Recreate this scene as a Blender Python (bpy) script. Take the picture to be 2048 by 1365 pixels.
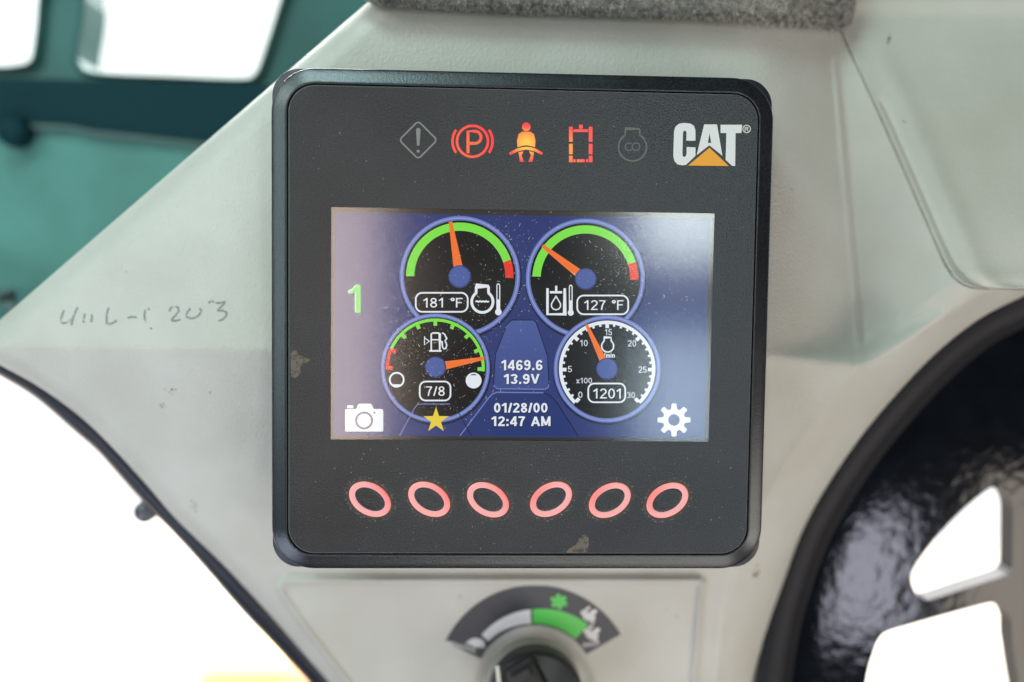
import bpy, math, random
import numpy as np
from mathutils import Vector, Matrix
from mathutils.geometry import tessellate_polygon

random.seed(7)
rng = np.random.default_rng(7)
sc = bpy.context.scene
for o in list(bpy.data.objects):
    bpy.data.objects.remove(o)

# ------------------------------------------------------------------ camera, world, lamps, exposure
MM = 0.001
Z0 = 1.20                       # height of the display centre above the cab floor (m)
# photograph's camera, in the display's own frame (mm): x right, y down, z away from the viewer
CAM = np.array([-22.7776, -18.0359, -397.1389])
RM = np.array([[0.99886494, -0.01354162, -0.04566671],
               [0.01074907, 0.99808897, -0.06085121],
               [0.04640346, 0.06029126, 0.99710164]])
FPX, CX, CY = 2048 * 35 / 36.0, 1024.0, 682.5

def W(x, y, z):
    return Vector((x * MM, z * MM, Z0 - y * MM))

cam = bpy.data.cameras.new('camera')
cam_o = bpy.data.objects.new('camera', cam)
sc.collection.objects.link(cam_o)
def wv(v): return Vector((v[0], v[2], -v[1]))
rgt, dwn, fwd = wv(RM[0]), wv(RM[1]), wv(RM[2])
m = Matrix((rgt, -dwn, -fwd)).transposed().to_4x4()
m.translation = W(*CAM)
cam_o.matrix_world = m
cam.lens, cam.sensor_width, cam.sensor_fit = 35.0, 36.0, 'HORIZONTAL'
cam.clip_start, cam.clip_end = 0.01, 200
cam.dof.use_dof = True
cam.dof.focus_distance = 0.399
cam.dof.aperture_fstop = 2.7
sc.camera = cam_o

world = bpy.data.worlds.new('World')
sc.world = world
world.use_nodes = True
bg = world.node_tree.nodes['Background']
bg.inputs[0].default_value = (0.93, 1.0, 1.0, 1)
bg.inputs[1].default_value = 0.02

def area(name, pos, target, sx, sy, radiance, col):
    """a window's daylight: a rectangle of given radiance (sizes in m)"""
    L = bpy.data.lights.new(name, 'AREA')
    L.shape = 'RECTANGLE'
    L.size, L.size_y = sx, sy
    k = max(col)
    L.energy = radiance * k * math.pi * sx * sy
    L.color = [c / k for c in col]
    o = bpy.data.objects.new(name, L)
    sc.collection.objects.link(o)
    p = Vector(pos) + Vector((0, 0, Z0))
    t = Vector(target) + Vector((0, 0, Z0))
    o.location = p
    o.rotation_euler = (t - p).to_track_quat('-Z', 'Y').to_euler()
    return o

area('daylight_left_window', (-0.53, -0.26, 0.06), (-0.08, 0, 0.02), 0.16, 0.36, 1, (2.6, 3.2, 3.2))
area('daylight_upper_left', (-0.60, -0.40, 0.45), (0, 0, 0), 0.40, 0.30, 1, (5.0, 5.9, 5.4))
area('daylight_top_window', (-0.23, -0.30, 0.62), (-0.05, 0, 0.05), 0.26, 0.18, 1, (9.5, 13.0, 12.4))
area('daylight_right_window_upper', (0.29, -1.0, 0.17), (0, 0, 0), 0.14, 0.24, 1, (9.4, 10.5, 10.0))
area('daylight_right_window_lower', (0.29, -1.0, -0.14), (0, 0, 0), 0.14, 0.18, 1, (4.0, 5.1, 5.6))
area('daylight_rear_left', (-0.22, -1.0, -0.05), (0, 0, 0), 0.155, 0.46, 1, (5.6, 4.5, 3.7))
area('daylight_rear_low_right', (0.62, -1.0, -0.45), (0.17, 0.09, -0.12), 0.15, 0.20, 1, (7.4, 7.5, 8.8))
area('daylight_low_front', (0.16, -0.36, -0.62), (0, 0.04, -0.12), 0.5, 0.3, 1, (3.7, 3.4, 3.1))
area('daylight_low_left', (-0.45, -0.25, -0.45), (0, 0.04, -0.10), 0.4, 0.3, 1, (2.8, 3.05, 3.7))
area('daylight_low_right', (0.50, -0.22, -0.26), (0.1, 0.03, -0.05), 0.22, 0.22, 1, (5.4, 4.8, 4.1))

sc.view_settings.view_transform = 'Standard'
sc.view_settings.look = 'None'
sc.view_settings.exposure = 0.0
sc.view_settings.gamma = 1.0
sc.view_settings.use_curve_mapping = False
sc.render.engine = 'CYCLES'
sc.cycles.use_denoising = True
sc.cycles.sampling_pattern = 'TABULATED_SOBOL'
sc.cycles.max_bounces = 8
sc.cycles.transparent_max_bounces = 16
sc.cycles.caustics_reflective = False
sc.cycles.caustics_refractive = False

# ------------------------------------------------------------------ helpers
def U(px, py, d):
    """point (display frame, mm) that stands d mm behind the display's face, measured on the photograph"""
    px = np.asarray(px, float); py = np.asarray(py, float); d = np.asarray(d, float)
    r = np.stack([(px - CX) / FPX, (py - CY) / FPX, np.ones_like(px)], -1) @ RM
    t = (d - CAM[2]) / r[..., 2]
    return CAM + r * t[..., None]

def Wp(px, py, d):
    return W(*U(px, py, d))

def Warr(P):
    return np.stack([P[..., 0] * MM, P[..., 2] * MM, Z0 - P[..., 1] * MM], -1)

def lin(r, g, b):
    f = lambda c: ((c / 255 + 0.055) / 1.055) ** 2.4 if c > 10 else c / 255 / 12.92
    return (f(r), f(g), f(b), 1.0)

def link(o, parent=None):
    sc.collection.objects.link(o)
    if parent is not None:
        o.parent = parent
        o.matrix_parent_inverse = Matrix.Translation(-parent.location)
    return o

def obj(name, verts, faces, mat, parent=None, smooth=False):
    me = bpy.data.meshes.new(name)
    me.from_pydata([tuple(v) for v in verts], [], [tuple(f) for f in faces])
    me.materials.append(mat)
    if smooth:
        me.polygons.foreach_set('use_smooth', [True] * len(me.polygons))
    me.update()
    o = bpy.data.objects.new(name, me)
    return link(o, parent)

def thing(name, label, cat, base):
    e = bpy.data.objects.new(name, None)
    e.empty_display_size = 0.01
    e.location = base
    e['label'] = label
    e['category'] = cat
    sc.collection.objects.link(e)
    return e

def tess(loops):
    """2-D loops (outer first, holes after) -> verts, tris facing the viewer"""
    vs = [p for l in loops for p in l]
    tr = tessellate_polygon([[Vector((p[0], p[1], 0)) for p in l] for l in loops])
    out = []
    for a, b, c in tr:
        A, B, Cc = vs[a], vs[b], vs[c]
        cr = (B[0] - A[0]) * (Cc[1] - A[1]) - (B[1] - A[1]) * (Cc[0] - A[0])
        out.append((a, b, c) if cr < 0 else (a, c, b))
    return vs, out

class Flat:
    """flat print: gathers 2-D shapes measured on the photograph, all on one sheet"""
    def __init__(s): s.v, s.f = [], []
    def add(s, v, f):
        n = len(s.v); s.v += [tuple(p[:2]) for p in v]; s.f += [tuple(i + n for i in q) for q in f]; return s
    def poly(s, *loops): return s.add(*tess(loops))
    def disc(s, c, r, n=48): return s.poly(ell(c, r, r, 0, n))
    def ring(s, c, r0, r1, a0=0, a1=360, n=72):
        k = max(3, int(n * abs(a1 - a0) / 360)) + 1
        A = np.radians(np.linspace(a0, a1, k)); v = []
        for i, a in enumerate(A):
            t = i / (k - 1)
            ra = r0 if np.isscalar(r0) else r0[0] + (r0[1] - r0[0]) * t
            rb = r1 if np.isscalar(r1) else r1[0] + (r1[1] - r1[0]) * t
            v += [(c[0] + ra * math.cos(a), c[1] - ra * math.sin(a)), (c[0] + rb * math.cos(a), c[1] - rb * math.sin(a))]
        f = [(2 * i, 2 * i + 1, 2 * i + 3, 2 * i + 2) for i in range(k - 1)]
        return s.add(v, [orient(v, q) for q in f])
    def line(s, pts, w, closed=False):
        v, f = stroke(pts, w, closed)
        return s.add(v, [orient(v, q) for q in f])
    def rect(s, x0, y0, x1, y1): return s.poly([(x0, y0), (x1, y0), (x1, y1), (x0, y1)])
    def rrect_line(s, x0, y0, x1, y1, r, w):
        return s.line(rrect2(x0, y0, x1, y1, r), w, True)
    def text(s, body, x0, y0, x1, y1, bold=0.0, shear=0):
        v, f = glyphs(body, bold, shear)
        xs = [p[0] for p in v]; ys = [p[1] for p in v]
        ax, bx, ay, by = min(xs), max(xs), min(ys), max(ys)
        v = [(x0 + (p[0] - ax) / (bx - ax) * (x1 - x0), y1 - (p[1] - ay) / (by - ay) * (y1 - y0)) for p in v]
        return s.add(v, [orient(v, q) for q in f])
    def build(s, name, d, mat, parent, kind=None):
        a = np.array(s.v)
        dd = d(a[:, 0], a[:, 1]) if callable(d) else np.full(len(a), d)
        o = obj(name, Warr(U(a[:, 0], a[:, 1], dd)), s.f, mat, parent)
        if kind: o['kind'] = kind
        return o

def orient(v, q):
    ar = 0
    for i in range(len(q)):
        a, b = v[q[i]], v[q[(i + 1) % len(q)]]
        ar += a[0] * b[1] - b[0] * a[1]
    return tuple(q) if ar < 0 else tuple(reversed(q))

def ell(c, a, b, th=0, n=48):
    t = math.radians(th)
    return [(c[0] + a * math.cos(k) * math.cos(t) - b * math.sin(k) * math.sin(t),
             c[1] + a * math.cos(k) * math.sin(t) + b * math.sin(k) * math.cos(t))
            for k in np.linspace(0, 2 * math.pi, n, endpoint=False)]

def rrect2(x0, y0, x1, y1, r, n=8):
    out = []
    for cx, cy, a0 in ((x1 - r, y0 + r, -90), (x1 - r, y1 - r, 0), (x0 + r, y1 - r, 90), (x0 + r, y0 + r, 180)):
        for k in range(n + 1):
            a = math.radians(a0 + 90 * k / n)
            out.append((cx + r * math.cos(a), cy + r * math.sin(a)))
    return out

def stroke(pts, w, closed=False):
    P = [np.array(p, float) for p in pts]; n = len(P); v = []; f = []
    for i in range(n):
        a = P[(i - 1) % n] if closed or i > 0 else P[i]
        b = P[(i + 1) % n] if closed or i < n - 1 else P[i]
        t = b - a; t /= (np.linalg.norm(t) + 1e-9)
        nn = np.array([-t[1], t[0]])
        if (closed or 0 < i < n - 1):
            e = P[i] - a; e /= (np.linalg.norm(e) + 1e-9)
            k = 1 / max(0.5, abs(np.dot(nn, np.array([-e[1], e[0]]))))
        else: k = 1
        v += [tuple(P[i] + nn * w / 2 * k), tuple(P[i] - nn * w / 2 * k)]
    for i in range(n if closed else n - 1):
        j = (i + 1) % n
        f.append((2 * i, 2 * j, 2 * j + 1, 2 * i + 1))
    return v, f

def arc_(cx, cy, rx, ry, a0, a1, n=14):
    return [(cx + rx * math.cos(math.radians(a)), cy + ry * math.sin(math.radians(a))) for a in np.linspace(a0, a1, n)]

def letter(ch, t):
    """plain sans letter as strokes of width t in a box one unit high: (width, open strokes, closed strokes)"""
    i = t / 2; q = 1 - i
    if ch == '0': return .55, [], [arc_(.275, .5, .275 - i, .5 - i, 0, 345, 24)]
    if ch == '1': return .40, [[(.24 + i, 0), (.24 + i, 1)], [(.03, .72), (.14, .79), (.24 + i * .6, .93)]], []
    if ch == '2': return .55, [arc_(.275, .71, .275 - i, .29 - i, 172, -38) + [(.16, .24), (i * 1.3, i)], [(.0, i), (.55, i)]], []
    if ch == '3': return .55, [arc_(.265, .745, .235 - i * .4, .255 - i, 165, -90), arc_(.265, .265, .285 - i, .265 - i, 90, -165)], []
    if ch == '4': return .57, [[(.42, 0), (.42, 1)], [(.40, .95), (.05, .31)], [(.0, .27), (.57, .27)]], []
    if ch == '5': return .55, [[(.50, q), (.14, q), (.08, .52)], [(.08, .50)] + arc_(.27, .315, .28 - i, .315 - i, 125, -165)], []
    if ch == '6': return .55, [arc_(.30, .56, .30 - i, .44 - i, 205, 35)], [arc_(.28, .30, .27 - i, .30 - i, 0, 345, 20)]
    if ch == '7': return .53, [[(.0, q), (.50, q)], [(.49, q), (.34, .66), (.25, .40), (.20, 0)]], []
    if ch == '8': return .55, [], [arc_(.275, .745, .245 - i, .255 - i, 0, 345, 20), arc_(.275, .275, .275 - i, .275 - i, 0, 345, 20)]
    if ch == '9': return .55, [arc_(.25, .44, .30 - i, .44 - i, 25, -145)], [arc_(.27, .70, .27 - i, .30 - i, 0, 345, 20)]
    if ch == '/': return .30, [[(i * .5, 0), (.30 - i * .5, 1)]], []
    if ch in '.:':
        r = t * .62; o = [[(r, 0), (r, 2 * r)]]
        return 2 * r, o + ([[(r, .72 - 2 * r), (r, .72)]] if ch == ':' else []), []
    if ch == '°': return .30, [], [arc_(.15, .84, .15 - i * .7, .16 - i * .7, 0, 345, 16)]
    if ch == 'F': return .52, [[(i, 0), (i, 1)], [(i, q), (.52, q)], [(i, .52), (.46, .52)]], []
    if ch == 'V': return .66, [[(i * .7, 1), (.33, i * .6)], [(.33, i * .6), (.66 - i * .7, 1)]], []
    if ch == 'A': return .70, [[(i * .7, 0), (.35, 1 - i * .4)], [(.35, 1 - i * .4), (.70 - i * .7, 0)], [(.15, .30), (.55, .30)]], []
    if ch == 'M': return .76, [[(i, 0), (i, 1)], [(i, .98), (.38, .10)], [(.38, .10), (.76 - i, .98)], [(.76 - i, 1), (.76 - i, 0)]], []
    if ch == 'R': return .62, [[(i, 0), (i, 1)], [(i, q), (.36, q)] + arc_(.36, .76, .24 - i, .24 - i, 90, -90) + [(i, .52 + i)], [(.34, .50), (.58, 0)]], []
    if ch == 'x': return .46, [[(.03, 0), (.43, .72)], [(.03, .72), (.43, 0)]], []
    if ch == 'r': return .30, [[(i, 0), (i, .72)], [(i, .5), (.14, .68), (.30, .70)]], []
    if ch == 'i': return t, [[(i, 0), (i, .72)], [(i, .86), (i, 1)]], []
    if ch == 'n': return .48, [[(i, 0), (i, .72)], [(i, .5)] + arc_(.26, .48, .22 - i, .24 - i, 140, 0) + [(.48 - i, 0)]], []
    if ch == 'm': return .74, [[(i, 0), (i, .72)], [(i, .5)] + arc_(.22, .48, .17 - i * .4, .24 - i, 140, 0) + [(.39, 0)], [(.39, .5)] + arc_(.56, .48, .18 - i, .24 - i, 140, 0) + [(.74 - i, 0)]], []
    return .30, [], []

def glyphs(body, bold=0.0, shear=0):
    t = .105 + 3.2 * bold; x = 0; v = []; f = []
    for ch in body:
        w, op, cl = letter(ch, t)
        for st, c in [(p, False) for p in op] + [(p, True) for p in cl]:
            sv, sf = stroke(st, t, c); n = len(v)
            v += [(p[0] + x, p[1]) for p in sv]; f += [tuple(k + n for k in q) for q in sf]
        x += w + .11 + (.05 if ch == '1' else 0)
    return v, f

# ------------------------------------------------------------------ materials
def new_mat(name):
    m = bpy.data.materials.new(name); m.use_nodes = True
    nt = m.node_tree
    b = nt.nodes['Principled BSDF']
    return m, nt, b

def N(nt, typ, **kw):
    n = nt.nodes.new(typ)
    for k, v in kw.items():
        if k in n.inputs.keys() if isinstance(k, str) else False: n.inputs[k].default_value = v
        else: setattr(n, k, v)
    return n

def plain(name, col, rough=0.5, spec=0.5, metal=0, bump=None, var=0.0, vscale=30, coat=0):
    """bump = (scale per m, strength, distance m)"""
    m, nt, b = new_mat(name)
    b.inputs['Base Color'].default_value = (*col[:3], 1)
    b.inputs['Roughness'].default_value = rough
    b.inputs['Specular IOR Level'].default_value = spec
    b.inputs['Metallic'].default_value = metal
    b.inputs['Coat Weight'].default_value = coat
    tc = N(nt, 'ShaderNodeTexCoord')
    if var:
        n = N(nt, 'ShaderNodeTexNoise'); n.inputs['Scale'].default_value = vscale; n.inputs['Detail'].default_value = 4
        r = N(nt, 'ShaderNodeMapRange'); r.inputs[1].default_value = .3; r.inputs[2].default_value = .7
        r.inputs[3].default_value = 1 - var; r.inputs[4].default_value = 1 + var
        x = N(nt, 'ShaderNodeMix', data_type='RGBA', blend_type='MULTIPLY'); x.inputs[0].default_value = 1
        x.inputs[6].default_value = (*col[:3], 1)
        nt.links.new(tc.outputs['Object'], n.inputs['Vector']); nt.links.new(n.outputs[0], r.inputs[0])
        nt.links.new(r.outputs[0], x.inputs[7]); nt.links.new(x.outputs[2], b.inputs['Base Color'])
    if bump:
        n = N(nt, 'ShaderNodeTexNoise'); n.inputs['Scale'].default_value = bump[0]; n.inputs['Detail'].default_value = 3
        p = N(nt, 'ShaderNodeBump'); p.inputs['Strength'].default_value = bump[1]; p.inputs['Distance'].default_value = bump[2]
        nt.links.new(tc.outputs['Object'], n.inputs['Vector']); nt.links.new(n.outputs[0], p.inputs['Height'])
        nt.links.new(p.outputs[0], b.inputs['Normal'])
    return m

def emit(name, col, strength=1.0):
    m, nt, b = new_mat(name)
    b.inputs['Base Color'].default_value = (0.01, 0.01, 0.01, 1)
    b.inputs['Roughness'].default_value = 0.6
    b.inputs['Specular IOR Level'].default_value = 0.0
    b.inputs['Emission Color'].default_value = (*col[:3], 1)
    b.inputs['Emission Strength'].default_value = strength
    return m

def led(name, center, radius, c_in, c_out, s=1.0):
    """light from a lamp behind a printed symbol: brightest over the lamp"""
    m, nt, b = new_mat(name)
    b.inputs['Base Color'].default_value = (0.02, 0.01, 0.01, 1)
    b.inputs['Roughness'].default_value = 0.5
    g = N(nt, 'ShaderNodeNewGeometry')
    v = N(nt, 'ShaderNodeVectorMath', operation='DISTANCE'); v.inputs[1].default_value = center
    r = N(nt, 'ShaderNodeMapRange'); r.inputs[1].default_value = radius * .2; r.inputs[2].default_value = radius
    x = N(nt, 'ShaderNodeMix', data_type='RGBA'); x.inputs[6].default_value = c_in; x.inputs[7].default_value = c_out
    nt.links.new(g.outputs['Position'], v.inputs[0]); nt.links.new(v.outputs['Value'], r.inputs[0])
    nt.links.new(r.outputs[0], x.inputs[0]); nt.links.new(x.outputs[2], b.inputs['Emission Color'])
    b.inputs['Emission Strength'].default_value = s
    return m

def console_mat(name, col, dirt=True, rough=0.48, grain=0.55):
    """moulded plastic with a leather grain, faint soiling and odd specks of dirt"""
    m, nt, b = new_mat(name)
    L = nt.links.new
    tc = N(nt, 'ShaderNodeTexCoord')
    vo = N(nt, 'ShaderNodeTexVoronoi', feature='SMOOTH_F1'); vo.inputs['Scale'].default_value = 900
    wob = N(nt, 'ShaderNodeTexNoise'); wob.inputs['Scale'].default_value = 1300; wob.inputs['Detail'].default_value = 2
    ad = N(nt, 'ShaderNodeMath', operation='ADD')
    L(tc.outputs['Object'], vo.inputs['Vector']); L(tc.outputs['Object'], wob.inputs['Vector'])
    L(vo.outputs['Distance'], ad.inputs[0]); L(wob.outputs[0], ad.inputs[1])
    bp = N(nt, 'ShaderNodeBump'); bp.inputs['Strength'].default_value = grain; bp.inputs['Distance'].default_value = 0.00024
    L(ad.outputs[0], bp.inputs['Height']); L(bp.outputs[0], b.inputs['Normal'])
    soil = N(nt, 'ShaderNodeTexNoise'); soil.inputs['Scale'].default_value = 22; soil.inputs['Detail'].default_value = 6
    sr = N(nt, 'ShaderNodeMapRange'); sr.inputs[1].default_value = .35; sr.inputs[2].default_value = .75
    L(tc.outputs['Object'], soil.inputs['Vector']); L(soil.outputs[0], sr.inputs[0])
    mx = N(nt, 'ShaderNodeMix', data_type='RGBA'); mx.inputs[6].default_value = (*col, 1)
    mx.inputs[7].default_value = (col[0] * .86, col[1] * .85, col[2] * .82, 1)
    L(sr.outputs[0], mx.inputs[0])
    out = mx.outputs[2]
    if dirt:
        sp = N(nt, 'ShaderNodeTexNoise'); sp.inputs['Scale'].default_value = 210; sp.inputs['Detail'].default_value = 3; sp.inputs['Roughness'].default_value = .7
        cl = N(nt, 'ShaderNodeTexNoise'); cl.inputs['Scale'].default_value = 14
        mu = N(nt, 'ShaderNodeMath', operation='MULTIPLY')
        L(tc.outputs['Object'], sp.inputs['Vector']); L(tc.outputs['Object'], cl.inputs['Vector'])
        L(sp.outputs[0], mu.inputs[0]); L(cl.outputs[0], mu.inputs[1])
        th = N(nt, 'ShaderNodeMapRange'); th.inputs[1].default_value = .455; th.inputs[2].default_value = .52; th.inputs[4].default_value = .75
        L(mu.outputs[0], th.inputs[0])
        m2 = N(nt, 'ShaderNodeMix', data_type='RGBA'); m2.inputs[7].default_value = (.10, .085, .07, 1)
        L(out, m2.inputs[6]); L(th.outputs[0], m2.inputs[0]); out = m2.outputs[2]
    L(out, b.inputs['Base Color'])
    rr = N(nt, 'ShaderNodeMapRange'); rr.inputs[3].default_value = rough - .06; rr.inputs[4].default_value = rough + .08
    L(soil.outputs[0], rr.inputs[0]); L(rr.outputs[0], b.inputs['Roughness'])
    return m

def faded(name, col, cover=.5, scale=900, rough=.6):
    """worn ink, dust or scuff: covers only in patches"""
    m, nt, b = new_mat(name)
    L = nt.links.new
    b.inputs['Base Color'].default_value = (*col, 1); b.inputs['Roughness'].default_value = rough
    tc = N(nt, 'ShaderNodeTexCoord')
    n = N(nt, 'ShaderNodeTexNoise'); n.inputs['Scale'].default_value = scale; n.inputs['Detail'].default_value = 4
    r = N(nt, 'ShaderNodeMapRange'); r.inputs[1].default_value = 1 - cover - .12; r.inputs[2].default_value = 1 - cover + .12
    L(tc.outputs['Object'], n.inputs['Vector']); L(n.outputs[0], r.inputs[0]); L(r.outputs[0], b.inputs['Alpha'])
    return m

M = {}
M['console'] = console_mat('console_plastic', (.60, .60, .565), grain=.75)
M['trim'] = console_mat('trim_plastic', (.60, .61, .56), rough=.42, grain=.35)
def film_mat(name, col, rough, scale=2200, strength=.5, dist=.00018):
    m, nt, b = new_mat(name); L = nt.links.new
    tc = N(nt, 'ShaderNodeTexCoord')
    n = N(nt, 'ShaderNodeTexNoise'); n.inputs['Scale'].default_value = scale; n.inputs['Detail'].default_value = 2
    p = N(nt, 'ShaderNodeBump'); p.inputs['Strength'].default_value = strength; p.inputs['Distance'].default_value = dist
    L(tc.outputs['Object'], n.inputs['Vector']); L(n.outputs[0], p.inputs['Height']); L(p.outputs[0], b.inputs['Normal'])
    s = N(nt, 'ShaderNodeTexNoise'); s.inputs['Scale'].default_value = 28; s.inputs['Detail'].default_value = 5
    L(tc.outputs['Object'], s.inputs['Vector'])
    c = N(nt, 'ShaderNodeMix', data_type='RGBA'); c.inputs[6].default_value = (*col, 1); c.inputs[7].default_value = (col[0] * 1.9, col[1] * 1.8, col[2] * 1.75, 1)
    r = N(nt, 'ShaderNodeMapRange'); r.inputs[1].default_value = .35; r.inputs[2].default_value = .75
    L(s.outputs[0], r.inputs[0]); L(r.outputs[0], c.inputs[0])
    fm = N(nt, 'ShaderNodeMapRange'); fm.inputs[1].default_value = .3; fm.inputs[2].default_value = .7; fm.inputs[3].default_value = .35; fm.inputs[4].default_value = 1.9
    mu = N(nt, 'ShaderNodeMix', data_type='RGBA', blend_type='MULTIPLY'); mu.inputs[0].default_value = 1
    L(n.outputs[0], fm.inputs[0]); L(c.outputs[2], mu.inputs[6]); L(fm.outputs[0], mu.inputs[7]); L(mu.outputs[2], b.inputs['Base Color'])
    b.inputs['Specular IOR Level'].default_value = .85; b.inputs['Specular Tint'].default_value = (.88, .95, 1.0, 1)
    q = N(nt, 'ShaderNodeMapRange'); q.inputs[3].default_value = rough - .06; q.inputs[4].default_value = rough + .1
    L(s.outputs[0], q.inputs[0]); L(q.outputs[0], b.inputs['Roughness'])
    return m
M['film'] = film_mat('front_film_black', (.012, .0122, .0150), .36, 1500, 1.0)
M['bezel'] = film_mat('bezel_black', (.010, .011, .014), .30, 1300, .8, .00010)
M['housing'] = plain('housing_black', (.026, .030, .045), .45)
M['dark_gap'] = plain('gap_black', (.006, .006, .007), .7)
M['white_print'] = plain('white_print', (.80, .81, .83), .45)
M['orange_print'] = plain('orange_print', (.92, .40, .03), .45)
M['grey_print'] = plain('grey_print', (.24, .25, .25), .45)
M['dim_print'] = plain('dim_print', (.14, .145, .14), .45)
M['margin'] = plain('screen_margin', (.10, .09, .08), .5)
E_ = lambda n, c, s=1.0: emit(n, lin(*c), s)
M['e_white'] = E_('lcd_white', (236, 242, 250))
M['e_text'] = E_('lcd_text', (225, 232, 245))
M['e_green'] = E_('lcd_green', (128, 232, 72))
M['e_red'] = E_('lcd_red', (236, 60, 40))
M['e_orange'] = E_('lcd_orange', (250, 120, 48))
M['e_black'] = E_('lcd_black', (14, 14, 18))
M['e_ring'] = E_('lcd_ring', (104, 122, 190))
M['e_ring_hi'] = E_('lcd_ring_light', (140, 156, 215))
M['e_hub'] = E_('lcd_hub', (78, 98, 165))
M['e_hub2'] = E_('lcd_hub_edge', (48, 62, 118))
M['e_shadow'] = E_('lcd_shadow', (26, 32, 66))
M['e_line'] = E_('lcd_line', (118, 136, 200))
M['e_dline'] = E_('lcd_dark_line', (22, 28, 60))
M['e_tab'] = E_('lcd_tab', (40, 56, 116))
M['e_star'] = E_('lcd_star', (240, 212, 60))
M['e_grey'] = E_('lcd_grey', (108, 108, 130))
M['e_1'] = E_('lcd_one', (96, 214, 92))
M['e_1hi'] = E_('lcd_one_light', (200, 240, 215))

def lcd_grad(name, c0, c1, z0, z1):
    m, nt, b = new_mat(name); L = nt.links.new
    b.inputs['Base Color'].default_value = (.01, .01, .012, 1); b.inputs['Specular IOR Level'].default_value = 0
    g = N(nt, 'ShaderNodeNewGeometry'); s = N(nt, 'ShaderNodeSeparateXYZ'); r = N(nt, 'ShaderNodeMapRange')
    r.inputs[1].default_value = z0; r.inputs[2].default_value = z1
    x = N(nt, 'ShaderNodeMix', data_type='RGBA'); x.inputs[6].default_value = lin(*c0); x.inputs[7].default_value = lin(*c1)
    L(g.outputs['Position'], s.inputs[0]); L(s.outputs[2], r.inputs[0]); L(r.outputs[0], x.inputs[0])
    L(x.outputs[2], b.inputs['Emission Color']); b.inputs['Emission Strength'].default_value = 1
    return m
M['e_bg'] = lcd_grad('lcd_background', (50, 62, 120), (45, 57, 115), Z0 - .045, Z0 + .045)
M['e_trap'] = lcd_grad('lcd_panel', (66, 82, 145), (84, 100, 165), Z0 - .02, Z0 + .01)

def glass_mat(name, tint=(1, 1, 1), rough=.16, ior=1.5, dust=0.0):
    m = bpy.data.materials.new(name); m.use_nodes = True; nt = m.node_tree; L = nt.links.new
    nt.nodes.remove(nt.nodes['Principled BSDF'])
    out = nt.nodes['Material Output']
    fr = N(nt, 'ShaderNodeFresnel'); fr.inputs[0].default_value = ior
    t = N(nt, 'ShaderNodeBsdfTransparent'); t.inputs[0].default_value = (*tint, 1)
    g = N(nt, 'ShaderNodeBsdfGlossy'); g.inputs['Roughness'].default_value = rough
    x = N(nt, 'ShaderNodeMixShader')
    L(fr.outputs[0], x.inputs[0]); L(t.outputs[0], x.inputs[1]); L(g.outputs[0], x.inputs[2])
    last = x.outputs[0]
    if dust:
        d = N(nt, 'ShaderNodeBsdfDiffuse'); d.inputs[0].default_value = (.55, .54, .52, 1)
        tc = N(nt, 'ShaderNodeTexCoord'); n = N(nt, 'ShaderNodeTexNoise'); n.inputs['Scale'].default_value = 30; n.inputs['Detail'].default_value = 5
        r = N(nt, 'ShaderNodeMapRange'); r.inputs[1].default_value = .35; r.inputs[2].default_value = .75; r.inputs[4].default_value = dust
        y = N(nt, 'ShaderNodeMixShader')
        L(tc.outputs['Object'], n.inputs['Vector']); L(n.outputs[0], r.inputs[0]); L(r.outputs[0], y.inputs[0])
        L(last, y.inputs[1]); L(d.outputs[0], y.inputs[2]); last = y.outputs[0]
    L(last, out.inputs['Surface'])
    return m
M['screen_glass'] = glass_mat('screen_glass', rough=.15, ior=2.0, dust=.03)
M['window_glass'] = glass_mat('window_glass', (.88, .97, .95), .02, 1.45)
M['dust'] = plain('dust', (.62, .61, .58), .9)
M['ink'] = faded('marker_ink', (.27, .31, .31), .53, 800)
M['scuff'] = faded('scuff', (.15, .125, .105), .60, 500)
M['stain'] = faded('stain', (.20, .14, .08), .45, 300)
M['smudge'] = faded('smudge', (.20, .19, .175), .36, 900)

# ------------------------------------------------------------------ the moulded side console
SEAM = np.array([(1590, -190), (1636, -70), (1682, 62), (1741, 190), (1801, 325), (1850, 437), (1880, 506), (1896, 538),
                 (1916, 562), (1938, 573.5), (1965, 578), (2010, 579.5), (2260, 582), (2700, 586)], float)
ARC = np.array([(2260, 478), (2130, 547), (2048, 592), (1956, 640), (1858, 720), (1752, 836), (1677, 937), (1614, 1043),
                (1576, 1139), (1545, 1245), (1526, 1365), (1516, 1500)], float)
DIAG = np.array([(960, -190), (850, -95), (742, 0), (370, 320), (0, 640), (-30, 672)], float)
LOWL = np.array([(-30, 712), (0, 731), (59, 763), (118, 802), (177, 849), (236, 908), (295, 973), (354, 1041), (442, 1126),
                 (531, 1221), (619, 1321), (660, 1368), (770, 1500)], float)

def smooth_poly(P, n=12):
    P = [np.array(p) for p in P]; out = []
    for i in range(len(P) - 1):
        p0 = P[max(i - 1, 0)]; p1 = P[i]; p2 = P[i + 1]; p3 = P[min(i + 2, len(P) - 1)]
        for k in range(n):
            t = k / n
            out.append(.5 * ((2 * p1) + (-p0 + p2) * t + (2 * p0 - 5 * p1 + 4 * p2 - p3) * t * t + (-p0 + 3 * p1 - 3 * p2 + p3) * t ** 3))
    out.append(P[-1]); return np.array(out)
ARC_S, LOWL_S, SEAM_S = smooth_poly(ARC, 4), smooth_poly(LOWL, 4), smooth_poly(SEAM, 4)

def dist_poly(px, py, P, reach=140):
    """distance to a polyline; anything farther than reach just counts as far"""
    px = np.asarray(px, float); py = np.asarray(py, float)
    full = np.full(px.shape, 1e4)
    lo, hi = P.min(0) - reach, P.max(0) + reach
    mk = (px > lo[0]) & (px < hi[0]) & (py > lo[1]) & (py < hi[1])
    if not mk.any(): return full
    full[mk] = _dist(px[mk], py[mk], P)
    return full

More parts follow.
